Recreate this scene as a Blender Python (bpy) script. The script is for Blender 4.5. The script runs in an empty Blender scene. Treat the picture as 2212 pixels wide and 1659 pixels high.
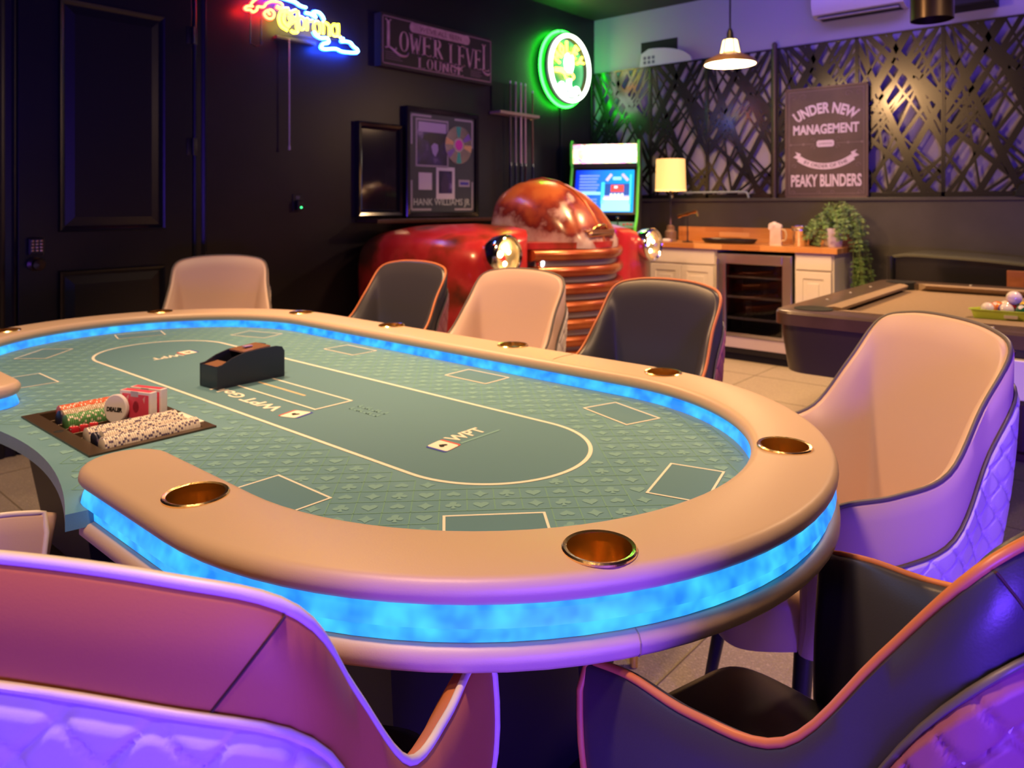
import bpy, bmesh, math, random
from mathutils import Vector, Matrix, noise
random.seed(7)
PI = math.pi
sc = bpy.context.scene
COL = sc.collection

# ---------------------------------------------------------------- camera, world, lights, exposure
cam_d = bpy.data.cameras.new('camera')
cam = bpy.data.objects.new('camera', cam_d)
COL.objects.link(cam)
cam.location = (0, 0, 1.22)
cam.rotation_euler = (PI / 2, 0, math.radians(40.9))
cam_d.sensor_width = 36
cam_d.lens = 1595 / 2212 * 36
cam_d.shift_y = -(829.5 - 444) / 2212
cam_d.clip_start = 0.02
cam_d.dof.use_dof = True
cam_d.dof.focus_distance = 0.85
cam_d.dof.aperture_fstop = 8.0
sc.camera = cam

world = bpy.data.worlds.new('world')
sc.world = world
world.use_nodes = True
world.node_tree.nodes['Background'].inputs[0].default_value = (0.10, 0.06, 0.22, 1)
world.node_tree.nodes['Background'].inputs[1].default_value = 0.02

sc.view_settings.view_transform = 'Standard'
sc.view_settings.look = 'None'
sc.view_settings.exposure = 0.35
sc.view_settings.gamma = 1.0
sc.view_settings.use_curve_mapping = False

def lamp(name, kind, loc, energy, color, size=0.1, target=None, size_y=None, spot=None):
    d = bpy.data.lights.new(name, kind)
    d.energy = energy
    d.color = color
    if kind == 'AREA':
        d.size = size
        if size_y:
            d.shape = 'RECTANGLE'
            d.size_y = size_y
    else:
        d.shadow_soft_size = size
    if kind == 'SPOT':
        d.spot_size = math.radians(spot or 100)
        d.spot_blend = 0.6
    o = bpy.data.objects.new(name, d)
    COL.objects.link(o)
    o.location = loc
    if target is not None:
        v = Vector(target) - Vector(loc)
        o.rotation_euler = v.to_track_quat('-Z', 'Y').to_euler()
    return o

WARM = (1.0, 0.62, 0.33)
VIOLET = (0.13, 0.04, 1.0)
lamp('ceiling_lamp_over_table', 'SPOT', (-2.5, 1.6, 2.6), 155, (1.0, .55, .23), 0.13, (-1.3, 3.1, 0.5), spot=126)
lamp('added_fill_left_end', 'SPOT', (-2.45, 1.0, 2.75), 125, WARM, 0.12, (-2.5, 1.1, 0), spot=82)  # added fill without a fixture, warms the left end and its chair
lamp('ceiling_lamp_near_end', 'SPOT', (-0.68, 0.16, 2.8), 128, WARM, 0.12, (-0.8, 0.5, 0), spot=104)
lamp('ceiling_lamp_behind', 'SPOT', (-0.40, -0.75, 2.7), 26, WARM, 0.12, (-0.60, 0.0, 0.6), spot=90)
lamp('ceiling_lamp_over_pool', 'SPOT', (0.0, 3.6, 2.7), 150, WARM, 0.16, (-0.4, 3.6, 0), spot=130)
lamp('ceiling_lamp_bar', 'SPOT', (-2.1, 4.0, 2.9), 245, (1.0, .56, .22), 0.14, (-2.3, 4.35, 0.6), spot=104)
lamp('added_fill_floor', 'SPOT', (-0.95, 2.65, 2.9), 85, (1.0, .58, .25), 0.12, (-1.0, 2.15, 0), spot=62)  # added fill without a fixture, brightens the carpet beyond the table
lamp('pendant_light', 'POINT', (-2.20, 4.84, 2.15), 22, WARM, 0.05)
lamp('violet_led_bar_right', 'AREA', (1.7, -0.5, 0.70), 98, VIOLET, 1.2, (-0.4, 1.4, 0.6), size_y=0.4)
lamp('violet_led_bar_behind', 'AREA', (0.75, -1.3, 0.40), 11, VIOLET, 1.4, (-0.5, 0.6, 0.75), size_y=0.25)
lamp('violet_led_cove', 'AREA', (-1.2, 5.55, 2.98), 13, (0.30, 0.17, 1.0), 3.6, (-1.4, 6.1, 2.5), size_y=0.15)

# ---------------------------------------------------------------- helpers
def mat(name, color, rough=0.5, metal=0.0, var=None, vscale=6.0, bump=0.0, bscale=60.0, emit=None, estr=0.0,
        coat=0.0, spec=0.5, trans=0.0, detail=3.0, vlo=0.4, vhi=0.65, sheen=0.0):
    m = bpy.data.materials.new(name)
    m.use_nodes = True
    nt = m.node_tree
    b = nt.nodes['Principled BSDF']
    b.inputs['Base Color'].default_value = (*color, 1)
    b.inputs['Roughness'].default_value = rough
    b.inputs['Metallic'].default_value = metal
    b.inputs['Coat Weight'].default_value = coat
    b.inputs['Coat Roughness'].default_value = 0.12
    b.inputs['Specular IOR Level'].default_value = spec
    b.inputs['Transmission Weight'].default_value = trans
    b.inputs['Sheen Weight'].default_value = sheen
    tc = None
    if var is not None or bump:
        tc = nt.nodes.new('ShaderNodeTexCoord')
    if var is not None:
        n = nt.nodes.new('ShaderNodeTexNoise')
        n.inputs['Scale'].default_value = vscale
        n.inputs['Detail'].default_value = detail
        nt.links.new(tc.outputs['Object'], n.inputs['Vector'])
        r = nt.nodes.new('ShaderNodeValToRGB')
        cols = [color] + (list(var) if isinstance(var[0], (tuple, list)) else [var])
        r.color_ramp.elements[0].position = vlo
        r.color_ramp.elements[1].position = vhi
        r.color_ramp.elements[0].color = (*cols[0], 1)
        r.color_ramp.elements[1].color = (*cols[-1], 1)
        for i in range(1, len(cols) - 1):
            e = r.color_ramp.elements.new(vlo + (vhi - vlo) * i / (len(cols) - 1))
            e.color = (*cols[i], 1)
        nt.links.new(n.outputs['Fac'], r.inputs['Fac'])
        nt.links.new(r.outputs['Color'], b.inputs['Base Color'])
    if bump:
        n2 = nt.nodes.new('ShaderNodeTexNoise')
        n2.inputs['Scale'].default_value = bscale
        n2.inputs['Detail'].default_value = 4
        nt.links.new(tc.outputs['Object'], n2.inputs['Vector'])
        bp = nt.nodes.new('ShaderNodeBump')
        bp.inputs['Strength'].default_value = bump
        bp.inputs['Distance'].default_value = 0.004
        nt.links.new(n2.outputs['Fac'], bp.inputs['Height'])
        nt.links.new(bp.outputs['Normal'], b.inputs['Normal'])
    if emit is not None:
        b.inputs['Emission Color'].default_value = (*emit, 1)
        b.inputs['Emission Strength'].default_value = estr
    return m

class MB:
    """collects shapes and links them as ONE mesh object"""
    def __init__(s):
        s.v = []; s.f = []
    def add(s, vs, fs, M=None):
        o = len(s.v)
        for p in vs:
            p = Vector(p)
            s.v.append(M @ p if M is not None else p)
        for f in fs:
            s.f.append([i + o for i in f])
        return s
    def bm(s, b, M=None):
        b.verts.index_update()
        s.add([v.co.copy() for v in b.verts], [[v.index for v in f.verts] for f in b.faces], M)
        b.free()
        return s
    def box(s, lo, hi, bev=0.0, seg=2, M=None):
        b = bmesh.new()
        bmesh.ops.create_cube(b, size=1)
        sx, sy, sz = [hi[i] - lo[i] for i in range(3)]
        for v in b.verts:
            v.co = Vector(((v.co.x + .5) * sx + lo[0], (v.co.y + .5) * sy + lo[1], (v.co.z + .5) * sz + lo[2]))
        if bev > 0:
            bev = min(bev, 0.49 * min(sx, sy, sz))
            bmesh.ops.bevel(b, geom=b.edges[:], offset=bev, segments=seg, affect='EDGES', profile=0.5)
        return s.bm(b, M)
    def tube(s, pts, r, seg=8, closed=False, cap=True, M=None):
        pts = [Vector(p) for p in pts]
        n = len(pts)
        rs = r if isinstance(r, (list, tuple)) else [r] * n
        vs, fs = [], []
        up = None
        for i, p in enumerate(pts):
            a = pts[(i - 1) % n] if (closed or i > 0) else p
            c = pts[(i + 1) % n] if (closed or i < n - 1) else p
            t = (c - a)
            if t.length < 1e-9:
                t = Vector((0, 0, 1))
            t.normalize()
            if up is None:
                up = Vector((0, 0, 1)) if abs(t.z) < 0.9 else Vector((1, 0, 0))
            x = up - t * up.dot(t)
            if x.length < 1e-6:
                x = t.orthogonal()
            x.normalize()
            up = x
            y = t.cross(x)
            for k in range(seg):
                an = 2 * PI * k / seg
                vs.append(p + (x * math.cos(an) + y * math.sin(an)) * rs[i])
        m = n if closed else n - 1
        for i in range(m):
            j = (i + 1) % n
            for k in range(seg):
                k2 = (k + 1) % seg
                fs.append([i * seg + k, i * seg + k2, j * seg + k2, j * seg + k])
        if cap and not closed:
            fs.append(list(range(seg))[::-1])
            fs.append([(n - 1) * seg + k for k in range(seg)])
        return s.add(vs, fs, M)
    def lathe(s, prof, seg=32, M=None, a0=0.0, a1=2 * PI):
        vs, fs = [], []
        full = abs(a1 - a0 - 2 * PI) < 1e-6
        n = seg if full else seg + 1
        for k in range(n):
            a = a0 + (a1 - a0) * k / seg
            for r, z in prof:
                vs.append((r * math.cos(a), r * math.sin(a), z))
        m = len(prof)
        for k in range(seg):
            k2 = (k + 1) % n
            for i in range(m - 1):
                f = [k * m + i, k2 * m + i, k2 * m + i + 1, k * m + i + 1]
                if prof[i][0] < 1e-7:
                    f = [f[0], f[2], f[3]]
                elif prof[i + 1][0] < 1e-7:
                    f = [f[0], f[1], f[2]]
                fs.append(f)
        return s.add(vs, fs, M)
    def prism(s, poly, z0, z1, M=None):
        n = len(poly)
        vs = [(x, y, z0) for x, y in poly] + [(x, y, z1) for x, y in poly]
        fs = [[i, (i + 1) % n, n + (i + 1) % n, n + i] for i in range(n)]
        fs += [list(range(n))[::-1], [n + i for i in range(n)]]
        return s.add(vs, fs, M)
    def grid(s, rows, closed_u=False, closed_v=False, M=None):
        nu, nv = len(rows), len(rows[0])
        vs = [p for r in rows for p in r]
        fs = []
        for i in range(nu if closed_u else nu - 1):
            for j in range(nv if closed_v else nv - 1):
                i2, j2 = (i + 1) % nu, (j + 1) % nv
                fs.append([i * nv + j, i2 * nv + j, i2 * nv + j2, i * nv + j2])
        return s.add(vs, fs, M)
    def build(s, name, m, parent=None, smooth=None, merge=0.0, M=None, recalc=True, loc=None):
        me = bpy.data.meshes.new(name)
        if M is not None:
            s.v = [M @ Vector(p) for p in s.v]
        me.from_pydata([tuple(p) for p in s.v], [], s.f)
        if merge or recalc:
            b = bmesh.new(); b.from_mesh(me)
            if merge:
                bmesh.ops.remove_doubles(b, verts=b.verts, dist=merge)
            if recalc:
                bmesh.ops.recalc_face_normals(b, faces=b.faces)
            b.to_mesh(me); b.free()
        me.materials.append(m)
        if smooth is not None:
            me.shade_smooth()
            me.set_sharp_from_angle(angle=math.radians(smooth))
        return link(name, me, parent, loc)

def link(name, me, parent=None, loc=None):
    o = bpy.data.objects.new(name, me)
    COL.objects.link(o)
    if loc is not None:
        o.location = loc
    if parent is not None:
        o.parent = parent
    return o

def tag(o, label, cat, group=None, kind=None):
    o['label'] = label
    o['category'] = cat
    if group: o['group'] = group
    if kind: o['kind'] = kind
    return o

def thing(name, label, cat, loc=(0, 0, 0), rz=0.0, group=None):
    o = bpy.data.objects.new(name, None)
    COL.objects.link(o)
    o.empty_display_size = 0.1
    o.location = loc
    o.rotation_euler = (0, 0, rz)
    return tag(o, label, cat, group)

def struct(name, mb, m, parent=None, smooth=None):
    o = mb.build(name, m, parent, smooth)
    o['kind'] = 'structure'
    return o

def dup(root, loc=None, rz=None, label=None, group=None):
    r = root.copy(); COL.objects.link(r)
    if loc is not None: r.location = loc
    if rz is not None: r.rotation_euler = (0, 0, rz)
    if label: r['label'] = label
    if group: r['group'] = group
    for ch in list(root.children):
        c = ch.copy(); COL.objects.link(c); c.parent = r
        for g in list(ch.children):
            d = g.copy(); COL.objects.link(d); d.parent = c
    return r

def TR(x=0, y=0, z=0):
    return Matrix.Translation((x, y, z))
def RX(a): return Matrix.Rotation(a, 4, 'X')
def RY(a): return Matrix.Rotation(a, 4, 'Y')
def RZ(a): return Matrix.Rotation(a, 4, 'Z')
def SC(x, y, z): return Matrix.Diagonal((x, y, z, 1))
def basis(ex, ey, ez, o=(0, 0, 0)):
    M = Matrix.Identity(4)
    for i, e in enumerate((ex, ey, ez)):
        for k in range(3): M[k][i] = e[k]
    for k in range(3): M[k][3] = o[k]
    return M
def ON_LEFT(x, y, z):   # drawing plane on the left wall: x -> +Y, y -> +Z, out -> +X
    return basis((0, 1, 0), (0, 0, 1), (1, 0, 0), (x, y, z))
def ON_BACK(x, y, z):   # drawing plane on the back wall: x -> +X, y -> +Z, out -> -Y
    return basis((1, 0, 0), (0, 0, 1), (0, -1, 0), (x, y, z))

def text_geo(s, size=1.0, extrude=0.0, bold=0.0, width=None, height=None, outline=0.0, align='CENTER', shear=0.0, space=1.0):
    """lettering as (verts, faces), centred on the origin in the XY plane"""
    cu = bpy.data.curves.new('lettering', 'FONT')
    cu.body = s; cu.size = size; cu.extrude = extrude; cu.offset = bold; cu.shear = shear; cu.space_character = space
    cu.align_x = 'CENTER'; cu.align_y = 'CENTER'; cu.resolution_u = 3
    if outline:
        cu.fill_mode = 'NONE'; cu.bevel_depth = outline; cu.bevel_resolution = 1
    o = bpy.data.objects.new('lettering', cu)
    COL.objects.link(o)
    dg = bpy.context.evaluated_depsgraph_get()
    me = bpy.data.meshes.new_from_object(o.evaluated_get(dg))
    vs = [v.co.copy() for v in me.vertices]; fs = [list(p.vertices) for p in me.polygons]
    bpy.data.objects.remove(o); bpy.data.curves.remove(cu); bpy.data.meshes.remove(me)
    if vs:
        x0 = min(v.x for v in vs); x1 = max(v.x for v in vs); y0 = min(v.y for v in vs); y1 = max(v.y for v in vs)
        kx = width / (x1 - x0) if width else 1
        ky = height / (y1 - y0) if height else (kx if width else 1)
        if height and not width: kx = ky
        for v in vs:
            v.x = (v.x - (x0 + x1) / 2) * kx; v.y = (v.y - (y0 + y1) / 2) * ky
    return vs, fs

def arc_bend(vs, radius, up=True):
    """bend lettering along an arc; up = the middle is higher"""
    out = []
    for v in vs:
        a = v.x / radius
        if up:
            rr = radius + v.y
            out.append(Vector((rr * math.sin(a), rr * math.cos(a) - radius, v.z)))
        else:
            rr = radius - v.y
            out.append(Vector((rr * math.sin(a), radius - rr * math.cos(a), v.z)))
    return out

def catmull(P, n=10, closed=False):
    P = [Vector(p) for p in P]
    if closed:
        Q = [P[-1]] + P + [P[0], P[1]]
    else:
        Q = [2 * P[0] - P[1]] + P + [2 * P[-1] - P[-2]]
    out = []
    for i in range(1, len(Q) - 2):
        p0, p1, p2, p3 = Q[i - 1:i + 3]
        for k in range(n):
            t = k / n
            out.append(0.5 * ((2 * p1) + (p2 - p0) * t + (2 * p0 - 5 * p1 + 4 * p2 - p3) * t * t + (3 * p1 - p0 - 3 * p2 + p3) * t ** 3))
    if not closed:
        out.append(P[-1])
    return out

def lerp(a, b, t): return a + (b - a) * t

# ---------------------------------------------------------------- materials
M_WALLB = mat('black_wall_paint', (0.0120, 0.0088, 0.0130), 0.42, var=(0.0175, 0.0125, 0.0185), vscale=1.6, bump=0.12, bscale=180, spec=.35)
M_DOORB = mat('black_door_paint', (0.0065, 0.0065, 0.0115), 0.36, bump=0.05, bscale=120)
M_UPPER = mat('pale_wall_paint', (0.34, 0.32, 0.40), 0.7, bump=0.06, bscale=150)
M_HALF = mat('dark_half_wall', (0.045, 0.042, 0.036), 0.45, var=(0.058, 0.054, 0.046), vscale=3, bump=0.1, bscale=120)
M_CEIL = mat('black_ceiling', (0.018, 0.019, 0.017), 0.6, bump=0.1, bscale=90)
M_CARPET = mat('beige_carpet', (0.50, 0.42, 0.29), 0.95, var=((0.40, 0.33, 0.23), (0.62, 0.53, 0.37)), vscale=90, bump=0.9, bscale=170, detail=6, sheen=0.2)
M_LEATHER_RAIL = mat('cream_rail_leather', (0.60, 0.44, 0.335), 0.42, bump=0.05, bscale=420)
M_LEATHER_CREAM = mat('cream_leather', (0.64, 0.455, 0.375), 0.44, bump=0.05, bscale=420)
M_LEATHER_BLACK = mat('black_leather', (0.046, 0.044, 0.058), 0.36, bump=0.05, bscale=420)
M_LEATHER_TAN = mat('tan_leather', (0.52, 0.17, 0.055), 0.6, bump=0.05, bscale=420)
M_LEATHER_WHITE = mat('white_quilt_leather', (0.66, 0.60, 0.60), 0.45, bump=0.04, bscale=420)
M_LEATHER_BROWN = mat('brown_quilt_leather', (0.32, 0.105, 0.16), 0.5, bump=0.04, bscale=420)
M_PIPE_ORANGE = mat('orange_piping', (0.62, 0.20, 0.07), 0.4)
M_PIPE_GREY = mat('grey_piping', (0.12, 0.10, 0.10), 0.45)
M_PIPE_WHITE = mat('white_piping', (0.80, 0.72, 0.68), 0.4)
M_STITCH = mat('stitch_thread', (0.75, 0.68, 0.66), 0.7)
M_SEAM = mat('rail_seam_thread', (.33, .25, .19), .7)
M_STITCH_DARK = mat('dark_seam', (0.06, 0.02, 0.015), 0.7)
M_BLACK = mat('satin_black', (0.010, 0.010, 0.012), 0.4)
M_BLACKGLOSS = mat('gloss_black', (0.012, 0.011, 0.013), 0.14, coat=0.4)
M_MATTBLACK = mat('matt_black', (0.006, 0.006, 0.007), 0.85)
M_BRASS = mat('brass', (0.92, 0.62, 0.26), 0.22, 1.0)
M_CHROME = mat('chrome', (0.75, 0.74, 0.76), 0.12, 1.0)
M_STEEL = mat('brushed_steel', (0.62, 0.60, 0.63), 0.28, 1.0)
M_FELT = mat('green_speed_cloth', (0.10, 0.265, 0.345), 0.75, var=(0.115, 0.285, 0.37), vscale=9, bump=0.05, bscale=500, sheen=0.15)
M_FELT_IN = mat('plain_green_cloth', (0.078, 0.215, 0.285), 0.75, bump=0.05, bscale=500, sheen=0.15)
M_SUIT = mat('pale_suit_print', (0.185, 0.385, 0.41), 0.8)
M_SUITLINE = mat('grid_print', (0.16, 0.36, 0.30), 0.8)
M_PRINTW = mat('cream_print', (0.82, 0.80, 0.72), 0.75)
M_PRINTRED = mat('red_print', (0.65, 0.07, 0.06), 0.75)
M_PRINTBLUE = mat('blue_print', (0.03, 0.06, 0.42), 0.75)
M_LED = mat('blue_led_diffuser', (0.02, 0.08, 0.20), 0.5, emit=(0.03, 0.30, 1.0), estr=1.0)
M_WHITEPAINT = mat('white_cabinet_paint', (0.68, 0.62, 0.60), 0.45)
M_WHITE = mat('white_plastic', (0.75, 0.73, 0.74), 0.4)
M_PAPER = mat('pale_paper', (0.70, 0.66, 0.70), 0.7)

M_CUP = mat('spun_brass', (1.0, 0.72, 0.34), 0.20, 1.0)
def spun(m):
    nt = m.node_tree; b = nt.nodes['Principled BSDF']
    tg = nt.nodes.new('ShaderNodeTangent'); tg.direction_type = 'RADIAL'; tg.axis = 'Z'
    b.inputs['Anisotropic'].default_value = .45
    nt.links.new(tg.outputs['Tangent'], b.inputs['Tangent'])
    tc = nt.nodes.new('ShaderNodeTexCoord'); mp = nt.nodes.new('ShaderNodeMapping'); mp.inputs['Scale'].default_value = (90, 90, .6)
    n = nt.nodes.new('ShaderNodeTexNoise'); n.inputs['Scale'].default_value = 1.0; n.inputs['Detail'].default_value = 3
    bp = nt.nodes.new('ShaderNodeBump'); bp.inputs['Strength'].default_value = .35; bp.inputs['Distance'].default_value = .002
    nt.links.new(tc.outputs['Object'], mp.inputs['Vector']); nt.links.new(mp.outputs['Vector'], n.inputs['Vector'])
    nt.links.new(n.outputs['Fac'], bp.inputs['Height']); nt.links.new(bp.outputs['Normal'], b.inputs['Normal'])
spun(M_CUP)
def led_variation():
    nt = M_LED.node_tree
    b = nt.nodes['Principled BSDF']
    tc = nt.nodes.new('ShaderNodeTexCoord')
    n = nt.nodes.new('ShaderNodeTexNoise'); n.inputs['Scale'].default_value = 22; n.inputs['Detail'].default_value = 2
    r = nt.nodes.new('ShaderNodeValToRGB')
    r.color_ramp.elements[0].position = 0.35; r.color_ramp.elements[0].color = (0.012, 0.21, 1.0, 1)
    r.color_ramp.elements[1].position = 0.7; r.color_ramp.elements[1].color = (0.05, 0.56, 1.0, 1)
    nt.links.new(tc.outputs['Object'], n.inputs['Vector']); nt.links.new(n.outputs['Fac'], r.inputs['Fac'])
    nt.links.new(r.outputs['Color'], b.inputs['Emission Color'])
led_variation()

def stave_mat(name, c0, c1, c2):
    """wood whose tone varies from piece to piece, with long grain"""
    m = mat(name, c0, 0.35)
    nt = m.node_tree; b = nt.nodes['Principled BSDF']
    oi = nt.nodes.new('ShaderNodeObjectInfo'); tc = nt.nodes.new('ShaderNodeTexCoord')
    mp = nt.nodes.new('ShaderNodeMapping'); mp.inputs['Scale'].default_value = (3, 60, 60)
    n = nt.nodes.new('ShaderNodeTexNoise'); n.inputs['Scale'].default_value = 1.5; n.inputs['Detail'].default_value = 4
    nt.links.new(tc.outputs['Object'], mp.inputs['Vector']); nt.links.new(mp.outputs['Vector'], n.inputs['Vector'])
    mx = nt.nodes.new('ShaderNodeMath'); mx.operation = 'MULTIPLY_ADD'; mx.inputs[1].default_value = 0.35
    nt.links.new(n.outputs['Fac'], mx.inputs[0])
    m2 = nt.nodes.new('ShaderNodeMath'); m2.operation = 'MULTIPLY'; m2.inputs[1].default_value = 0.65
    nt.links.new(oi.outputs['Random'], m2.inputs[0]); nt.links.new(m2.outputs[0], mx.inputs[2])
    r = nt.nodes.new('ShaderNodeValToRGB')
    r.color_ramp.elements[0].position = 0.1; r.color_ramp.elements[0].color = (*c0, 1)
    r.color_ramp.elements[1].position = 0.9; r.color_ramp.elements[1].color = (*c2, 1)
    e = r.color_ramp.elements.new(0.5); e.color = (*c1, 1)
    nt.links.new(mx.outputs[0], r.inputs['Fac']); nt.links.new(r.outputs['Color'], b.inputs['Base Color'])
    return m
M_BUTCHER = stave_mat('butcher_block_wood', (0.40, 0.14, 0.035), (0.58, 0.25, 0.07), (0.74, 0.40, 0.15))
M_WOODRED = mat('red_brown_wood', (0.22, 0.07, 0.03), 0.4, var=(0.30, 0.10, 0.045), vscale=14)

# ---------------------------------------------------------------- the room
XL, YB, ZC = -4.2, 6.10, 3.06
XR, YF = 3.2, -3.0
struct('floor', MB().box((XL - .1, YF - .1, -0.1), (XR + .1, YB + .1, 0)), M_CARPET)
struct('ceiling', MB().box((XL - .1, YF - .1, ZC), (XR + .1, YB + .1, ZC + .1)), M_CEIL)
struct('wall_left', MB().box((XL - .1, YF, 0), (XL, YB, ZC)), M_WALLB)
struct('wall_back', MB().box((XL, YB, 0), (XR, YB + .1, ZC)), M_UPPER)
struct('wall_right', MB().box((XR, YF, 0), (XR + .1, YB, ZC)), M_WALLB)
struct('wall_front', MB().box((XL, YF - .1, 0), (XR, YF, ZC)), M_WALLB)
# half wall with its ledge, in front of the back wall
HW = struct('wall_half', MB().box((XL, 5.985, 0), (XR, YB, 1.255)), M_HALF)
struct('ledge', MB().box((XL, 5.965, 1.256), (XR, YB, 1.282), 0.004), M_HALF, HW)
# carpet tile joints
sm = MB()
for k in range(-8, 7):
    sm.box((k * .6 + .25 - .0014, YF, -.001), (k * .6 + .25 + .0014, 5.9, .0015))
for k in range(-4, 10):
    sm.box((XL, k * .6 + .35 - .0014, -.001), (XR, k * .6 + .35 + .0014, .0016))
o = struct('trim_1', sm, mat('carpet_joint', (0.20, 0.16, 0.11), 1.0, spec=0))
# baseboard along the left wall
struct('baseboard_left', MB().box((XL, 2.10, 0), (XL + .016, 5.98, .12), 0.004), M_DOORB)

# panelled door on the left wall
DY0, DY1, DZ = 1.145, 2.008, 2.45
door = struct('door_1', MB().box((XL - .002, DY0, .006), (XL + .022, DY1, DZ), .002), M_DOORB)
def door_panel(y0, y1, z0, z1):
    fr = MB()
    w, d0, d1 = .028, .0215, .040
    prof = [(0, d0), (.006, d1), (.016, d1 - .004), (.028, d0 + .004), (.03, d0)]
    rows = []
    for off, dd in prof:
        rows.append([(XL + dd, y0 + off, z0 + off), (XL + dd, y1 - off, z0 + off), (XL + dd, y1 - off, z1 - off), (XL + dd, y0 + off, z1 - off)])
    fr.grid(rows, closed_v=True)
    struct('panel_moulding', fr, M_DOORB, door)
    p = MB()
    q = .075
    rows = [[(XL + .0215, y0 + .03, z0 + .03), (XL + .0215, y1 - .03, z0 + .03), (XL + .0215, y1 - .03, z1 - .03), (XL + .0215, y0 + .03, z1 - .03)],
            [(XL + .030, y0 + q, z0 + q), (XL + .030, y1 - q, z0 + q), (XL + .030, y1 - q, z1 - q), (XL + .030, y0 + q, z1 - q)]]
    p.grid(rows, closed_v=True)
    p.add(rows[1], [[0, 1, 2, 3]])
    struct('raised_panel', p, M_DOORB, door)
door_panel(1.318, 1.853, 1.085, 2.275)
door_panel(1.318, 1.853, .22, .89)
for z in (.30, 1.56, 2.20):
    h = MB()
    h.tube([(XL + .03, DY1 + .004, z - .05), (XL + .03, DY1 + .004, z + .05)], .009, 10)
    h.box((XL + .018, DY1 - .03, z - .05), (XL + .025, DY1 + .03, z + .05), .001)
    struct('hinge', h, M_BLACK, door, 40)
# keypad lock and knob
k = MB().box((XL + .022, 1.182, .975), (XL + .048, 1.252, 1.06), .006)
lock = struct('keypad_lock', k, M_BLACK, door)
kb = MB()
for r in range(4):
    for c in range(3):
        y, z = 1.198 + c * .019, 1.046 - r * .016
        kb.box((XL + .046, y - .006, z - .005), (XL + .053, y + .006, z + .005), .002)
o = struct('keypad_buttons', kb, M_CHROME, lock)
kn = MB().lathe([(0, 0), (.032, 0), (.034, .006), (.014, .012), (.012, .035), (.026, .045), (.031, .060), (.026, .074), (0, .078)], 24, TR(XL + .022, 1.215, .93) @ RY(PI / 2))
struct('door_knob', kn, mat('dark_bronze', (.10, .07, .05), .3, .9), door, 50)
# door casing
cas = MB()
def casing(y0, y1, z0, z1, vert):
    prof = [(0, 0), (0, .020), (.012, .026), (.022, .018), (.045, .016), (.058, .024), (.070, .026), (.078, .016), (.078, 0)]
    return prof
prof = [(0, .0), (0, .016), (.010, .022), (.020, .015), (.046, .013), (.058, .022), (.070, .024), (.078, .014), (.078, .0)]
for s, yb in ((-1, DY0 - .006), (1, DY1 + .012)):
    rows = [[(XL + d, yb + s * o_, z) for o_, d in prof] for z in (0, DZ + .006)]
    cas.grid(rows)
rows = [[(XL + d, y, DZ + .008 + o_) for o_, d in prof] for y in (DY0 - .084, DY1 + .09)]
cas.grid(rows)
struct('trim_2', cas, M_DOORB, None, 30)

# ---------------------------------------------------------------- poker table
OX, OY = -1.69, 1.062
LS, RS = 0.705, 0.584     # stadium half length and cup-holder radius
PT = thing('poker_table', 'oval poker table with cream padded rail, blue light strip and green cloth', 'poker table', (OX, OY, 0))

def stadium(off, n=44):
    """closed loop, counter-clockwise from the right end bottom"""
    R = RS + off
    pts = []
    for i in range(n + 1):
        a = -PI / 2 + PI * i / n
        pts.append((LS + R * math.cos(a), R * math.sin(a)))
    for i in range(1, 12):
        pts.append((lerp(LS, -LS, i / 12), R))
    for i in range(n + 1):
        a = PI / 2 + PI * i / n
        pts.append((-LS + R * math.cos(a), R * math.sin(a)))
    for i in range(1, 12):
        pts.append((lerp(-LS, LS, i / 12), -R))
    return pts
XTR, XTL = 0.425, -0.375   # where the rail ends either side of the dealer's place
def rail_path(off, n=44):
    R = RS + off
    pts = [(lerp(XTR, LS, i / 8), -R) for i in range(8)]
    for i in range(n + 1):
        a = -PI / 2 + PI * i / n
        pts.append((LS + R * math.cos(a), R * math.sin(a)))
    for i in range(1, 14):
        pts.append((lerp(LS, -LS, i / 14), R))
    for i in range(n + 1):
        a = PI / 2 + PI * i / n
        pts.append((-LS + R * math.cos(a), R * math.sin(a)))
    pts += [(lerp(-LS, XTL, i / 8), -R) for i in range(1, 9)]
    return pts
RC = -0.022                 # rail centre line, relative to the cup ring
def rail_outline(rho, ncap=12):
    """closed loop at distance rho around the rail's centre line, round ends"""
    outer = rail_path(RC + rho)
    inner = rail_path(RC - rho)
    R = RS + RC
    cl = [(XTL + rho * math.sin(PI * i / ncap), -R - rho * math.cos(PI * i / ncap)) for i in range(1, ncap)]
    cr = [(XTR - rho * math.sin(PI * i / ncap), -R + rho * math.cos(PI * i / ncap)) for i in range(1, ncap)]
    return outer + cl + inner[::-1] + cr

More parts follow.
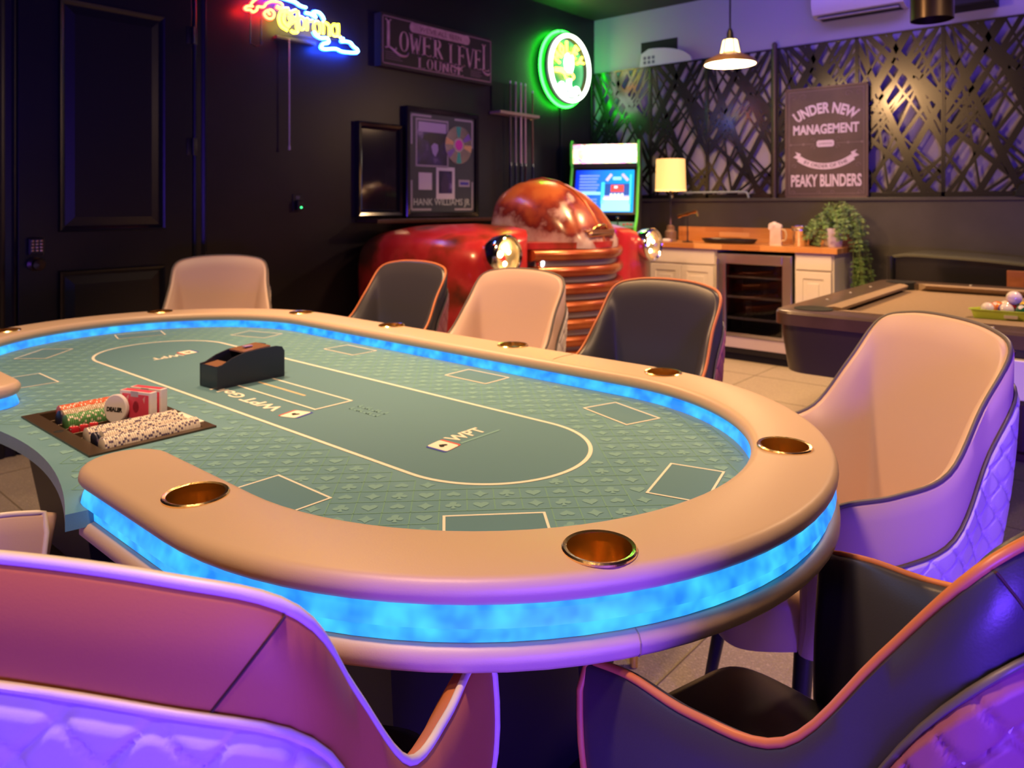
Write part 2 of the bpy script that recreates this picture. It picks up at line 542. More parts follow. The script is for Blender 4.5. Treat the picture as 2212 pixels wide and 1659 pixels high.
# cloth: full stadium but with the dealer's cut-out on the near side
CUT_IN = 0.0
def cut_y(x):
    # near edge of the cloth between the rail ends
    t = max(-1, min(1, (x - 0.02) / 0.42))
    return -0.588 - 0.070 * t * t + CUT_IN
cutx = [lerp(-0.40, 0.44, i / 24) for i in range(25)]
def cloth_loop(off):
    pts = [p for p in stadium(off) if not (p[1] < -0.4 and -0.40 <= p[0] <= 0.44)]
    k = max(i for i, p in enumerate(pts) if p[0] <= -0.40)
    return pts[:k + 1] + [(x, cut_y(x)) for x in cutx] + pts[k + 1:]
cloth = MB().prism(cloth_loop(-.072), 0.7230, 0.749).build('playing_cloth', M_FELT, PT)
def carve(o, cutter_mb):
    c = cutter_mb.build('cutter', M_BLACK, o.parent)
    md = o.modifiers.new('holes', 'BOOLEAN'); md.operation = 'DIFFERENCE'; md.object = c; md.solver = 'EXACT'
    bpy.context.view_layer.update()
    me = bpy.data.meshes.new_from_object(o.evaluated_get(bpy.context.evaluated_depsgraph_get()))
    m = o.data.materials[0]
    o.modifiers.clear(); o.data = me
    me.materials.clear(); me.materials.append(m)
    bpy.data.objects.remove(c)
    return me
carve(cloth, MB().box((-.200, -.532, .70), (.185, -.293, .80)))
CUT_IN = 0.05
MB().prism(cloth_loop(.012), 0.7085, 0.7160).build('table_board', M_BLACK, PT)
CUT_IN = 0.0

# padded rail with holes for the cup holders
def rail_profile():
    out = []
    for i in range(0, 7):
        r = 0.054 * i / 6
        out.append((r, 0.8065 - 0.0025 * (r / 0.054) ** 2))
    for i in range(1, 13):
        a = PI / 2 - PI * i / 12
        out.append((0.054 + 0.0155 * math.cos(a) ** 0.9 if math.cos(a) > 0 else 0.054, 0.788 + 0.016 * math.sin(a)))
    out.append((0.0, 0.772))
    return out
rp = rail_profile()
rings = []
for rho, z in rp:
    rings.append([(x, y, z) for x, y in rail_outline(max(rho, 1e-4))])
rmb = MB().grid(rings, closed_v=True)
CUPS = [(1.186, -.319), (.657, -.560), (1.213, .205), (.775, .566), (.260, .592), (-.292, .592), (-.793, .561),
        (-1.230, .215), (-1.173, -.315), (-.640, -.560)]
rail = rmb.build('padded_rail', M_LEATHER_RAIL, PT, 50, merge=2.5e-4)
cutter = MB()
for x, y in CUPS:
    cutter.lathe([(0, .74), (.0400, .74), (.0400, .83), (0, .83)], 32, TR(x, y, 0))
co = cutter.build('cutter', M_BLACK)
co.parent = PT
md = rail.modifiers.new('holes', 'BOOLEAN'); md.operation = 'DIFFERENCE'; md.object = co; md.solver = 'EXACT'
bpy.context.view_layer.update()
dg = bpy.context.evaluated_depsgraph_get()
nm = bpy.data.meshes.new_from_object(rail.evaluated_get(dg))
rail.modifiers.clear(); rail.data = nm
nm.materials.clear(); nm.materials.append(M_LEATHER_RAIL)
bpy.data.objects.remove(co)
nm.shade_smooth(); nm.set_sharp_from_angle(angle=math.radians(45))
# cup holders: flange ring, bore and floor
cm = MB().lathe([(.0388, .7975), (.0396, .8085), (.0440, .8095), (.0460, .8075), (.0460, .8050), (.0402, .8040), (.0396, .7300), (0, .7300), (0, .7315), (.0384, .7315), (.0388, .7975)], 40)
c0 = cm.build('cup_holder', M_CUP, PT, 40)
c0.location = (*CUPS[0], 0)
for x, y in CUPS[1:]:
    c = c0.copy(); COL.objects.link(c); c.location = (x, y, 0)
# rail seam lines
pts = [(.47, RS + RC + rho, z + .0003) for rho, z in [(-.069, .788), (-.062, .8005), (-.04, .8058), (0, .8068), (.04, .8058), (.062, .8005), (.069, .788)]]
MB().tube(pts, .0007, 5).build('rail_seam', M_SEAM, PT)

# blue light strip: a diffuser wall under the rail, all round it
top_loop = rail_outline(0.058); 
def loop_z(z, rho):
    return [(x, y, z) for x, y in rail_outline(rho)]
lw = MB().grid([loop_z(.7495, 0.066), loop_z(.758, .064), loop_z(.776, .057)], closed_v=True)
lw.build('light_strip', M_LED, PT, 60)
# outer strip between the rail and the apron
outer_path = rail_path(0)
def open_band(offs):
    rows = []
    for off, z in offs:
        rows.append([(x, y, z) for x, y in rail_path(off)])
    return MB().grid(rows)
ol = open_band([(.0360, .7300), (.0370, .752), (.0395, .776)])
ol.build('light_strip', M_LED, PT, 60)
# apron: cream padded ring below the strip
ap = MB()
prof = [(.010, .7290), (.036, .7290), (.0445, .7262), (.0495, .7190), (.0495, .7070), (.0445, .7010), (.036, .6985), (-.05, .6985), (-.05, .7155), (.012, .7155)]
rows = [[(x, y, z) for x, y in rail_path(off)] for off, z in prof]
ap.grid(rows, closed_u=True)
n = len(rows[0])
# caps at both ends
ap.add([r[0] for r in rows], [list(range(len(rows)))])
ap.add([r[-1] for r in rows], [list(range(len(rows)))])
ap.build('apron', M_LEATHER_RAIL, PT, 40)
sb = MB()
for ang, xc in ((math.radians(-31), LS),):
    pts = []
    for off, z in prof[1:7]:
        R = RS + off
        pts.append((xc + (R + .0003) * math.cos(ang), (R + .0003) * math.sin(ang), z))
    sb.tube(pts, .0009, 5)
sb.build('apron_seam', M_SEAM, PT)
# two black pedestals with feet and a stretcher
for s in (-1, 1):
    p = MB()
    p.add([(s * .62 - .24, -.38, .705), (s * .62 + .24, -.38, .705), (s * .62 + .24, .38, .705), (s * .62 - .24, .38, .705),
           (s * .62 - .16, -.28, .06), (s * .62 + .16, -.28, .06), (s * .62 + .16, .28, .06), (s * .62 - .16, .28, .06)],
          [[0, 1, 2, 3], [7, 6, 5, 4], [0, 4, 5, 1], [1, 5, 6, 2], [2, 6, 7, 3], [3, 7, 4, 0]])
    p.build('pedestal', M_BLACK, PT)
    MB().box((s * .62 - .20, -.36, 0), (s * .62 + .20, .36, .06), .012).build('pedestal_foot', M_BLACK, PT)
MB().box((-.46, -.03, .18), (.46, .03, .28), .006).build('stretcher', M_BLACK, PT)

# printing on the cloth
ZP = .7493
RR, RL = .199, .709
def race(R, n=40):
    pts = [(RL + R * math.cos(-PI / 2 + PI * i / n), R * math.sin(-PI / 2 + PI * i / n)) for i in range(n + 1)]
    pts += [(-RL + R * math.cos(PI / 2 + PI * i / n), R * math.sin(PI / 2 + PI * i / n)) for i in range(n + 1)]
    return pts
a, b = race(RR - .004), race(RR + .004)
MB().prism(race(RR), ZP - .0001, ZP + .0002).build('plain_centre', M_FELT_IN, PT)
MB().grid([[(x, y, ZP + .0004) for x, y in a], [(x, y, ZP + .0004) for x, y in b]], closed_v=True).build('betting_line', M_PRINTW, PT)
BOX = [(.285, .412, 0), (-.285, .412, 0), (.780, .365, -18), (-.780, .365, 18), (1.092, .083, -76), (-1.092, .083, 76),
       (.967, -.262, 46), (-.967, -.262, -46), (.615, -.402, 0), (-.590, -.412, 0)]
def rect_frame(w, h, t):
    o_, i_ = [(-w, -h), (w, -h), (w, h), (-w, h)], [(-w + t, -h + t), (w - t, -h + t), (w - t, h - t), (-w + t, h - t)]
    return o_, i_
def place_box(x, y, deg, w=.0785, h=.049, t=.0042, z=ZP):
    o_, i_ = rect_frame(w, h, t)
    M = TR(x, y, 0) @ RZ(math.radians(deg))
    MB().grid([[(p[0], p[1], z + .0006) for p in o_], [(p[0], p[1], z + .0006) for p in i_]], closed_v=True, M=M).build('card_box', M_PRINTW, PT)
    MB().add([(p[0], p[1], z + .0004) for p in o_], [[0, 1, 2, 3]], M).build('card_box_field', M_FELT_IN, PT)
for x, y, d in BOX:
    place_box(x, y, d)
place_box(.0, -.022, 0, .236, .054, .0055, ZP + .0004)
MB().box((-.108, -.0205, ZP + .0006), (.108, -.0135, ZP + .0009)).build('printed_bar', mat('sand_print', (.70, .52, .30), .75), PT)
# lettering on the cloth
def cloth_text(s, w, x, y, deg, h=None, name='lettering', m=M_PRINTW, bold=.0012):
    vs, fs = text_geo(s, .05, 0, bold, width=w, height=h)
    MB().add(vs, fs, TR(x, y, ZP + .0008) @ RZ(math.radians(deg))).build(name, m, PT, recalc=False)
cloth_text('WPT', .155, .095, -.128, 180, .034)
cloth_text('Gold', .135, -.065, -.126, 180, .033)
def card_logo(x, y, deg, s=1.0):
    M = TR(x, y, ZP + .0008) @ RZ(math.radians(deg)) @ SC(s, s, 1)
    def rr(w, h, z, dx=0, dy=0, sh=0):
        pts = []
        for cx, cy, a0 in ((w - .005, h - .005, 0), (-w + .005, h - .005, 90), (-w + .005, -h + .005, 180), (w - .005, -h + .005, 270)):
            for k in range(5):
                an = math.radians(a0 + k * 22.5)
                px, py = cx + .005 * math.cos(an), cy + .005 * math.sin(an)
                pts.append((px + dx + sh * py, py + dy, z))
        return pts
    for m, z, dx in ((M_PRINTBLUE, 0, -.007), (M_PRINTRED, .0001, .006), (M_PRINTW, .0002, 0)):
        p = rr(.021, .026, z, dx, -.001 if dx else 0, .12)
        MB().add(p, [list(range(len(p)))], M).build('card_logo', m, PT)
    sp = suit_poly('spade', .012)
    MB().add([(p[0], p[1], .0003) for p in sp], [list(range(len(sp)))], M).build('logo_spade', M_MATTBLACK, PT)
def suit_poly(kind, s):
    if kind == 'diamond':
        out = []
        for k in range(4):
            a0, a1 = k * PI / 2, (k + 1) * PI / 2
            p0, p1 = Vector((math.cos(a0), math.sin(a0))), Vector((math.cos(a1), math.sin(a1)))
            for t in (0, .25, .5, .75):
                q = p0.lerp(p1, t); q *= 1 - .22 * math.sin(PI * t)
                out.append((q.x * s, q.y * s))
        return out
    if kind == 'club':
        out = []
        for cx, cy, a0 in ((.48, -.12, -70), (0, .55, 10), (-.48, -.12, 90)):
            for k in range(7):
                an = math.radians(a0 + k * 160 / 6 * (1.15))
                out.append(((cx + .46 * math.cos(an)) * s, (cy + .46 * math.sin(an)) * s))
        out += [(-.1 * s, -.3 * s), (-.3 * s, -s), (.3 * s, -s), (.1 * s, -.3 * s)]
        return out
    pts = []
    for k in range(24):
        t = 2 * PI * k / 24
        x = 16 * math.sin(t) ** 3 / 17
        y = (13 * math.cos(t) - 5 * math.cos(2 * t) - 2 * math.cos(3 * t) - math.cos(4 * t)) / 17
        pts.append((x * s, y * s))
    if kind == 'heart':
        return pts
    pts = [(x * .92, -y * .85 + .1 * s) for x, y in pts]
    j = min(range(len(pts)), key=lambda i: pts[i][1] + abs(pts[i][0]) * .0 if abs(pts[i][0]) < .3 * s else 9)
    # stem
    return pts[:12] + pts[12:]
card_logo(.232, -.124, 200)
card_logo(.642, -.058, 90 + 10)
cloth_text('WPT', .095, .625, .022, 90, .036)
MB().box((.655, -.025, ZP + .0006), (.6605, .090, ZP + .0009)).build('logo_underline', M_SUIT, PT)
card_logo(-.642, .045, -90 + 10)
cloth_text('WPT', .095, -.620, -.030, -90, .036)
MB().box((-.6605, -.095, ZP + .0006), (-.655, .02, ZP + .0009)).build('logo_underline', M_SUIT, PT)
sp = MB()
for r in range(2):
    for c in range(6):
        x, y = .286 + c * .017, -.018 + r * .024
        sp.box((x, y, ZP + .0006), (x + .012, y + .004, ZP + .0008))
        sp.box((x + (c % 2) * .008, y, ZP + .0006), (x + .004 + (c % 2) * .008, y + .016, ZP + .0008))
sp.build('small_print', M_SUIT, PT)
# suit pattern on a diagonal grid
suits = MB(); lines = MB()
P = .0435
def in_field(x, y, m=0.0):
    R = RS - .095
    dx = max(abs(x) - LS, 0)
    far_in = math.hypot(dx, y) < R - m if not (-.40 < x < .45 and y < 0) else y > cut_y(x) + .012 + m and y < .49
    if not far_in: return False
    dx = max(abs(x) - RL, 0)
    if math.hypot(dx, y) < RR + .010 + m: return False
    for bx, by, bd in BOX:
        a_ = -math.radians(bd); ux, uy = x - bx, y - by
        lx, ly = ux * math.cos(a_) - uy * math.sin(a_), ux * math.sin(a_) + uy * math.cos(a_)
        if abs(lx) < .0785 + m + .002 and abs(ly) < .049 + m + .002: return False
    if -.215 < x < .205 and -.55 < y < -.27: return False
    return True
KINDS_ = ['spade', 'diamond', 'club', 'heart']
c45 = math.sqrt(.5)
for i in range(-45, 46):
    for j in range(-45, 46):
        a_, b_ = i * P, j * P
        x, y = (a_ - b_) * c45, (a_ + b_) * c45
        if abs(x) > 1.3 or abs(y) > .62: continue
        if in_field(x, y, .010):
            kd = KINDS_[(i + 2 * j) % 4]
            poly = suit_poly(kd, .0135)
            suits.add([(p[0], p[1], ZP + .0003) for p in poly], [list(range(len(poly)))], TR(x, y, 0) @ RZ(math.radians(45)))
        for dx_, dy_ in ((1, 0), (0, 1)):
            p0 = (a_ - P / 2, b_ - P / 2); p1 = (p0[0] + dx_ * P, p0[1] + dy_ * P)
            q0 = ((p0[0] - p0[1]) * c45, (p0[0] + p0[1]) * c45); q1 = ((p1[0] - p1[1]) * c45, (p1[0] + p1[1]) * c45)
            if in_field(*q0) and in_field(*q1):
                d_ = Vector((q1[0] - q0[0], q1[1] - q0[1])).normalized() * .0009
                lines.add([(q0[0] - d_.y, q0[1] + d_.x, ZP + .0002), (q0[0] + d_.y, q0[1] - d_.x, ZP + .0002), (q1[0] + d_.y, q1[1] - d_.x, ZP + .0002), (q1[0] - d_.y, q1[1] + d_.x, ZP + .0002)], [[0, 1, 2, 3]])
o = suits.build('suit_pattern', M_SUIT, PT); o['kind'] = 'stuff'
o = lines.build('suit_grid', M_SUITLINE, PT); o['kind'] = 'stuff'

# ---------------------------------------------------------------- bucket chairs round the table
RIM = [(-.227, 0, .972), (-.221, .127, .964), (-.192, .205, .934), (-.122, .218, .835), (-.041, .237, .722), (.066, .243, .688), (.160, .245, .679), (.227, .250, .665)]
def rim_curve(n=8):
    half = [Vector(p) for p in RIM]
    full = [Vector((p.x, -p.y, p.z)) for p in half[::-1]] + half[1:]
    return catmull(full, n)
def chair_sections(u_n=6):
    """for every station on the rim: outward direction, foot point and rim point"""
    rim = rim_curve(u_n)
    n = len(rim)
    out = []
    for i, p in enumerate(rim):
        t = (rim[min(i + 1, n - 1)] - rim[max(i - 1, 0)]); t.z = 0
        if t.length < 1e-6: t = Vector((0, 1, 0))
        t.normalize()
        out.append((p, Vector((t.y, -t.x, 0))))
    # outward normal: rim runs from right tip round the back to left tip
    res = []
    for p, nrm in out:
        if nrm.dot(Vector((p.x - .08, p.y, 0))) < 0: nrm = -nrm
        res.append((p, nrm))
    # smooth the plan normals
    for _ in range(6):
        nn = [r[1] for r in res]
        for i in range(1, n - 1):
            v = (nn[i - 1] + nn[i] * 2 + nn[i + 1]); v.normalize(); res[i] = (res[i][0], v)
    fin = []
    for i, (p, nrm) in enumerate(res):
        s = i / (n - 1) * 2 - 1          # -1 right tip, 0 back, 1 left tip
        foot = Vector((p.x * .80 + .012, p.y * .80, .375))
        fin.append((p, nrm, foot, s))
    return fin
SECT = chair_sections()
TH = .026
def outer_pt(sec, v):
    """v = 0 at the rim, 1 at the foot"""
    p, nrm, foot, s = sec
    q = p.lerp(foot, v)
    bulge = (.018 + .014 * max(0, min(1, (abs(s) - .4) / .3))) * math.sin(PI * v) + .008 * (1 - v)
    return q + nrm * bulge
def inner_pt(sec, v):
    p, nrm, foot, s = sec
    q = p.lerp(foot, v)
    th = TH + .034 * math.sin(PI * min(1, v * 1.3) * .77) ** .8
    bulge = .014 * math.sin(PI * v)
    return q + nrm * (bulge - th + .008 * (1 - v))
def shell_mb():
    rows = []
    nv = 12
    for sec in SECT:
        p, nrm, foot, s = sec
        ring = []
        for k in range(nv, 0, -1):
            ring.append(outer_pt(sec, k / nv * .985 + .015))
        top = p
        for a in (20, 55, 90, 125, 160):
            an = math.radians(a)
            ring.append(top + nrm * (.008 + TH / 2 * (math.cos(an) - 1)) + Vector((0, 0, .009 * math.sin(an) - .006)))
        for k in range(1, nv + 1):
            ring.append(inner_pt(sec, k / nv * .985 + .015))
        rows.append(ring)
    # soften the inner corners between back and arms
    ni = nv + 5
    for _ in range(14):
        for k in range(ni, len(rows[0])):
            f = min(1, (k - ni + 1) / 4)
            col = [r[k].copy() for r in rows]
            for i in range(1, len(rows) - 1):
                rows[i][k] = col[i].lerp((col[i - 1] + col[i + 1]) / 2, .5 * f)
    # rounded front ends
    def front(ring, nrm, fwd):
        outs = []
        m = len(ring)
        cen = [(ring[k] + ring[m - 1 - k]) / 2 for k in range(m)]
        for sc_, dx in ((.86, .010), (.55, .018), (.2, .0215)):
            outs.append([cen[k] + (ring[k] - cen[k]) * sc_ + fwd * dx + Vector((0, 0, -dx * .35 if abs(k - m / 2) < 4 else 0)) for k in range(m)])
        return outs
    fwd0 = (SECT[0][0] - SECT[1][0]); fwd0.z = 0; fwd0.normalize()
    fwd1 = (SECT[-1][0] - SECT[-2][0]); fwd1.z = 0; fwd1.normalize()
    rows = front(rows[0], SECT[0][1], fwd0)[::-1] + rows + front(rows[-1], SECT[-1][1], fwd1)
    mb = MB().grid(rows, closed_v=True)
    m = len(rows[0])
    # close the very ends
    mb.add([p for p in rows[0]], [list(range(m))]); mb.add([p for p in rows[-1]], [list(range(m))])
    return mb
def piping_mb(r=.0046):
    pts = []
    sec = SECT[0]
    for k in range(9, 0, -1):
        pts.append(outer_pt(sec, k / 10) + sec[1] * .001 + Vector((.006, 0, 0)))
    for sec in SECT:
        pts.append(sec[0] + sec[1] * .001 + Vector((0, 0, .004)))
    sec = SECT[-1]
    for k in range(1, 10):
        pts.append(outer_pt(sec, k / 10) + sec[1] * .001 + Vector((.006, 0, 0)))
    return MB().tube(pts, r, 8)
def quilt_sections(nu=420):
    rim = rim_curve(30)
    res = []
    n = len(SECT)
    for i in range(nu + 1):
        f = lerp(.028, .972, i / nu) * (n - 1)
        k = min(int(f), n - 2); t = f - k
        a, b = SECT[k], SECT[k + 1]
        res.append((a[0].lerp(b[0], t), a[1].lerp(b[1], t).normalized(), a[2].lerp(b[2], t), lerp(a[3], b[3], t)))
    return res
def quilt_top(sec):
    p, nrm, foot, s = sec
    h = p.z - foot.z
    q_ = max(0, min(1, (abs(s) - .24) / .30)); drop = .078 + .036 * q_ * q_ * (3 - 2 * q_)
    e = max(0, abs(s) - .86) / .09        # the panel's front corner rounds down
    drop += .10 * e * e
    return min(.95, drop / h)
def quilt_mb():
    secs = quilt_sections()
    nv = 130
    rows = []
    arc = 0.0
    prev = None
    for sec in secs:
        mid = outer_pt(sec, .6)
        if prev is not None: arc += (mid - prev).length
        prev = mid
        v0 = quilt_top(sec)
        col = []
        for k in range(nv + 1):
            v = lerp(v0, 1.0, k / nv)
            q = outer_pt(sec, v)
            h = 1.0 - q.z
            a, b = (arc + h) / .060, (arc - h) / .060
            pil = min(1, 1.7 * (abs(math.sin(PI * a)) * abs(math.sin(PI * b))) ** .40)
            edge = min(1, k / 4.0)
            col.append(q + sec[1] * (.001 + .0068 * pil * edge + .003 * edge))
        rows.append(col)
    back = [[p - secs[i][1] * .006 for p in (r[0], r[-1])] for i, r in enumerate(rows)]
    mb = MB().grid(rows)
    return mb
def quilt_pipe_mb():
    pts = []
    for sec in quilt_sections(70):
        pts.append(outer_pt(sec, quilt_top(sec)) + sec[1] * .004)
    return MB().tube(pts, .0032, 6)
def stitch_mb():
    """short stitches along the quilting lines"""
    secs = quilt_sections(300)
    arcs = [0.0]
    for i in range(1, len(secs)):
        arcs.append(arcs[-1] + (outer_pt(secs[i], .6) - outer_pt(secs[i - 1], .6)).length)
    mb = MB()
    def at(a, h):
        if a < 0 or a > arcs[-1]: return None
        lo, hi = 0, len(arcs) - 1
        while hi - lo > 1:
            m = (lo + hi) // 2
            if arcs[m] <= a: lo = m
            else: hi = m
        sec = secs[lo]
        v = (sec[0].z - (1.0 - h)) / (sec[0].z - sec[2].z)
        if v < quilt_top(sec) + .03 or v > .99: return None
        return outer_pt(sec, v) + sec[1] * .0058, sec[1]
    W = .060
    step = .0072
    for fam in (1, -1):
        for k in range(-14, int(arcs[-1] / W) + 16):
            # lines arc + fam*.72h = k*W
            h = .04
            while h < .64:
                p = at(k * W - fam * h, h); q = at(k * W - fam * (h + step * .62), h + step * .62)
                if p and q:
                    d = (q[0] - p[0])
                    sd = d.cross(p[1]).normalized() * .0011
                    mb.add([p[0] - sd, p[0] + sd, q[0] + sd, q[0] - sd], [[0, 1, 2, 3]])
                h += step
    return mb
def seam_mb():
    mb = MB()
    n = len(SECT)
    for sgn_ in (-1, 1):
        pts = []
        for k in range(15):
            f = (.5 + sgn_ * lerp(.134, .095, k / 14)) * (n - 1)
            i = int(f); t = f - i
            a, b = SECT[i], SECT[i + 1]
            sec = (a[0].lerp(b[0], t), a[1].lerp(b[1], t).normalized(), a[2].lerp(b[2], t), lerp(a[3], b[3], t))
            pts.append(outer_pt(sec, quilt_top(sec) * k / 14) + sec[1] * .0003)
        mb.tube(pts, .0012, 6)
    return mb
def seat_mb():
    mb = MB()
    # rounded seat cushion following the bucket's inside
    def loop(sc_, z):
        pts = []
        m = 40
        for i in range(m):
            a = 2 * PI * i / m
            c, s_ = math.cos(a), math.sin(a)
            x = .085 + .265 * abs(c) ** .26 * (1 if c > 0 else -1) * sc_
            y = (.198 - .035 * max(0, x) / .35) * abs(s_) ** .26 * (1 if s_ > 0 else -1) * sc_
            pts.append((x, y, z))
        return pts
    rows = [loop(.80, .372), loop(.97, .376), loop(1.0, .40), loop(1.0, .455), loop(.97, .474), loop(.90, .482), loop(.6, .486), loop(.2, .487)]
    mb.grid(rows, closed_v=True)
    mb.add(rows[-1], [list(range(40))]); mb.add(rows[0], [list(range(40))])
    return mb
LEGS = ((.20, .165), (.20, -.165), (-.15, .150), (-.15, -.150))
ME = {}
def chair_meshes():
    dummy = {}
    for key, mbf, sm in (('shell', shell_mb, 60), ('piping', piping_mb, 60), ('quilt', quilt_mb, 80), ('qpipe', quilt_pipe_mb, 60), ('seat', seat_mb, 60), ('stitch', stitch_mb, None), ('seam', seam_mb, None)):
        o = mbf().build(key, M_BLACK, None, sm)
        ME[key] = o.data
        bpy.data.objects.remove(o)
    for i, (x, y) in enumerate(LEGS):
        ex, ey = x * 1.28, y * 1.28
        d = Vector((ex - x, ey - y, -.375))
        o = MB().tube([(x, y, .38), Vector((x, y, .375)) + d * .86], [.019, .012], 14).build('leg', M_BLACK, None, 40); ME['leg%d' % i] = o.data; bpy.data.objects.remove(o)
        o = MB().tube([Vector((x, y, .375)) + d * .86, Vector((x, y, .375)) + d], [.0125, .0105], 14).build('leg_tip', M_BLACK, None, 40); ME['tip%d' % i] = o.data; bpy.data.objects.remove(o)
    o = MB().box((-.16, -.16, .352), (.21, .16, .378), .01).build('p', M_BLACK); ME['plate'] = o.data; bpy.data.objects.remove(o)
chair_meshes()
CACHE = {}
def with_mat(key, m):
    k = (key, m.name)
    if k not in CACHE:
        me = ME[key].copy(); me.name = key
        me.materials.clear(); me.materials.append(m)
        CACHE[k] = me
    return CACHE[k]
def chair(x, y, a, label, shell, seat, pipe, quilt, qpipe, stitches=False):
    t = thing('bucket_chair', label, 'chair', (x, y, 0), a, 'bucket chairs round the poker table')
    s = link('shell', with_mat('shell', shell), t)
    link('piping', with_mat('piping', pipe), s)
    link('shell_seam', with_mat('seam', M_STITCH_DARK), s)['kind'] = 'stuff'
    q = link('quilted_panel', with_mat('quilt', quilt), t)
    link('panel_piping', with_mat('qpipe', qpipe), q)
    if stitches:
        st = link('stitching', with_mat('stitch', M_STITCH), q); st['kind'] = 'stuff'
    link('seat', with_mat('seat', seat), t)
    link('seat_plate', with_mat('plate', M_BLACK), t)
    for i in range(4):
        l = link('leg', with_mat('leg%d' % i, M_BLACK), t)
        link('leg_tip', with_mat('tip%d' % i, M_BRASS), l)
    return t
CR, BK, TN = M_LEATHER_CREAM, M_LEATHER_BLACK, M_LEATHER_TAN
c_bl = chair(-.725, .348, math.radians(121), 'tan leather bucket chair with white piping and white diamond-quilted back, seen from behind', TN, BK, M_PIPE_WHITE, M_LEATHER_WHITE, M_PIPE_WHITE, True)
c_br = chair(-.23, .918, math.radians(164.2), 'black leather bucket chair with orange piping, nearest black chair, side turned to us', BK, BK, M_PIPE_ORANGE, M_LEATHER_BROWN, M_PIPE_GREY, True)
c_rw = chair(-.485, 1.683, math.radians(-132.4), 'cream bucket chair with thin grey piping, in front of the pool table', CR, CR, M_PIPE_GREY, M_LEATHER_WHITE, M_PIPE_GREY, True)
chair(-2.431, 1.954, math.radians(-88), 'black bucket chair with orange piping in front of the red truck fender', BK, BK, M_PIPE_ORANGE, M_LEATHER_BROWN, M_PIPE_GREY)
chair(-1.816, 1.955, math.radians(-89.7), 'cream bucket chair between two black ones, in front of the truck grille', CR, CR, M_PIPE_GREY, M_LEATHER_WHITE, M_PIPE_GREY)
chair(-1.223, 1.961, math.radians(-95.1), 'black bucket chair with orange piping in front of the glass-door fridge', BK, BK, M_PIPE_ORANGE, M_LEATHER_BROWN, M_PIPE_GREY)
chair(-3.263, 1.681, math.radians(-33.8), 'cream bucket chair in front of the black panelled door', CR, CR, M_PIPE_GREY, M_LEATHER_WHITE, M_PIPE_GREY)
chair(-1.755, .225, math.radians(90), 'cream bucket chair at the dealer cut-out of the table, only its rounded arm in view', CR, BK, M_PIPE_WHITE, M_LEATHER_WHITE, M_PIPE_GREY)

# ---------------------------------------------------------------- on the poker table
def TL(x, y, z=0): return (OX + x, OY + y, z)
# chip tray set into the cloth
TX0, TX1, TY0, TY1 = -.205, .190, -.537, -.288
ZT = .7495
tray = thing('chip_tray', 'shallow brown chip tray with eight channels set in the green cloth', 'chip tray', TL(-.0075, -.4125, ZT))
CX_, CY_ = -.0075, -.4125
w2, h2 = (TX1 - TX0) / 2, (TY1 - TY0) / 2
M_TRAY = mat('brown_tray_metal', (.085, .055, .035), .35, .4)
t = MB()
rim_o = [(-w2, -h2), (w2, -h2), (w2, h2), (-w2, h2)]
bi, bt, bb = .016, .022, .030
rim_i = [(-w2 + bi, -h2 + bb), (w2 - bi, -h2 + bb), (w2 - bi, h2 - bt), (-w2 + bi, h2 - bt)]
DZT = .019
t.grid([[(*p, 0) for p in rim_o], [(*p, .0035) for p in rim_o], [(*p, .0035) for p in rim_i], [(*p, -DZT) for p in rim_i]], closed_v=True)
t.add([(*p, -DZT) for p in rim_i], [[0, 1, 2, 3]])
t.build('tray_body', M_TRAY, tray)
NCH = 8
pit = (2 * w2 - 2 * bi) / NCH
chx = [-w2 + bi + pit * (i + .5) for i in range(NCH)]
for i in range(1, NCH):
    x = -w2 + bi + pit * i
    MB().box((x - .0016, -h2 + bb, -DZT), (x + .0016, h2 - bt, -.004), .001).build('divider', M_TRAY, tray)
hole = MB().lathe([(0, .0036), (.008, .0036), (.0085, .0042), (.0095, .0036)], 20, TR(-.01, -h2 + .015, 0))
hole.build('finger_hole', M_MATTBLACK, tray)
MB().box((w2 - .15, h2 - .019, .0035), (w2 - .045, h2 - .004, .006), .001).build('card_slot', M_PRINTW, tray)
# poker chips, one by one
CR_ = .0195
def chip_mesh(name, base, spot, seed):
    m = bpy.data.meshes.new(name)
    mb = MB(); nseg = 24
    mb.lathe([(0, 0), (.0185, 0), (CR_, .0006), (CR_, .0032), (.0185, .0038), (0, .0038)], nseg)
    me = bpy.data.meshes.new('poker_chip')
    me.from_pydata([tuple(v) for v in mb.v], [], mb.f)
    me.materials.append(base); me.materials.append(spot)
    for p in me.polygons:
        c = p.center
        if c.xy.length > .015:
            k = int(((math.atan2(c.y, c.x) + PI) / (2 * PI) * 24) + seed) % 4
            if k == 0: p.material_index = 1
    me.shade_smooth(); me.set_sharp_from_angle(angle=.6)
    return me
MC = dict(orange=mat('orange_chip', (.72, .12, .035), .45), white=mat('white_chip', (.74, .66, .60), .45), green=mat('green_chip', (.10, .30, .10), .45),
          navy=mat('navy_chip', (.015, .018, .06), .45), tan=mat('sand_chip', (.52, .40, .30), .45), violet=mat('violet_chip', (.10, .07, .16), .45))
CM = {('orange', k): chip_mesh('c', MC['orange'], MC['white'], k) for k in range(4)}
CM.update({('tan', k): chip_mesh('c', MC['tan'], MC['white'], k) for k in range(4)})
CM.update({('green', k): chip_mesh('c', MC['green'], MC['white'], k) for k in range(4)})
CM.update({('white', k): chip_mesh('c', MC['white'], MC['violet'], k) for k in range(4)})
CM.update({('navy', k): chip_mesh('c', MC['navy'], MC['violet'], k) for k in range(4)})
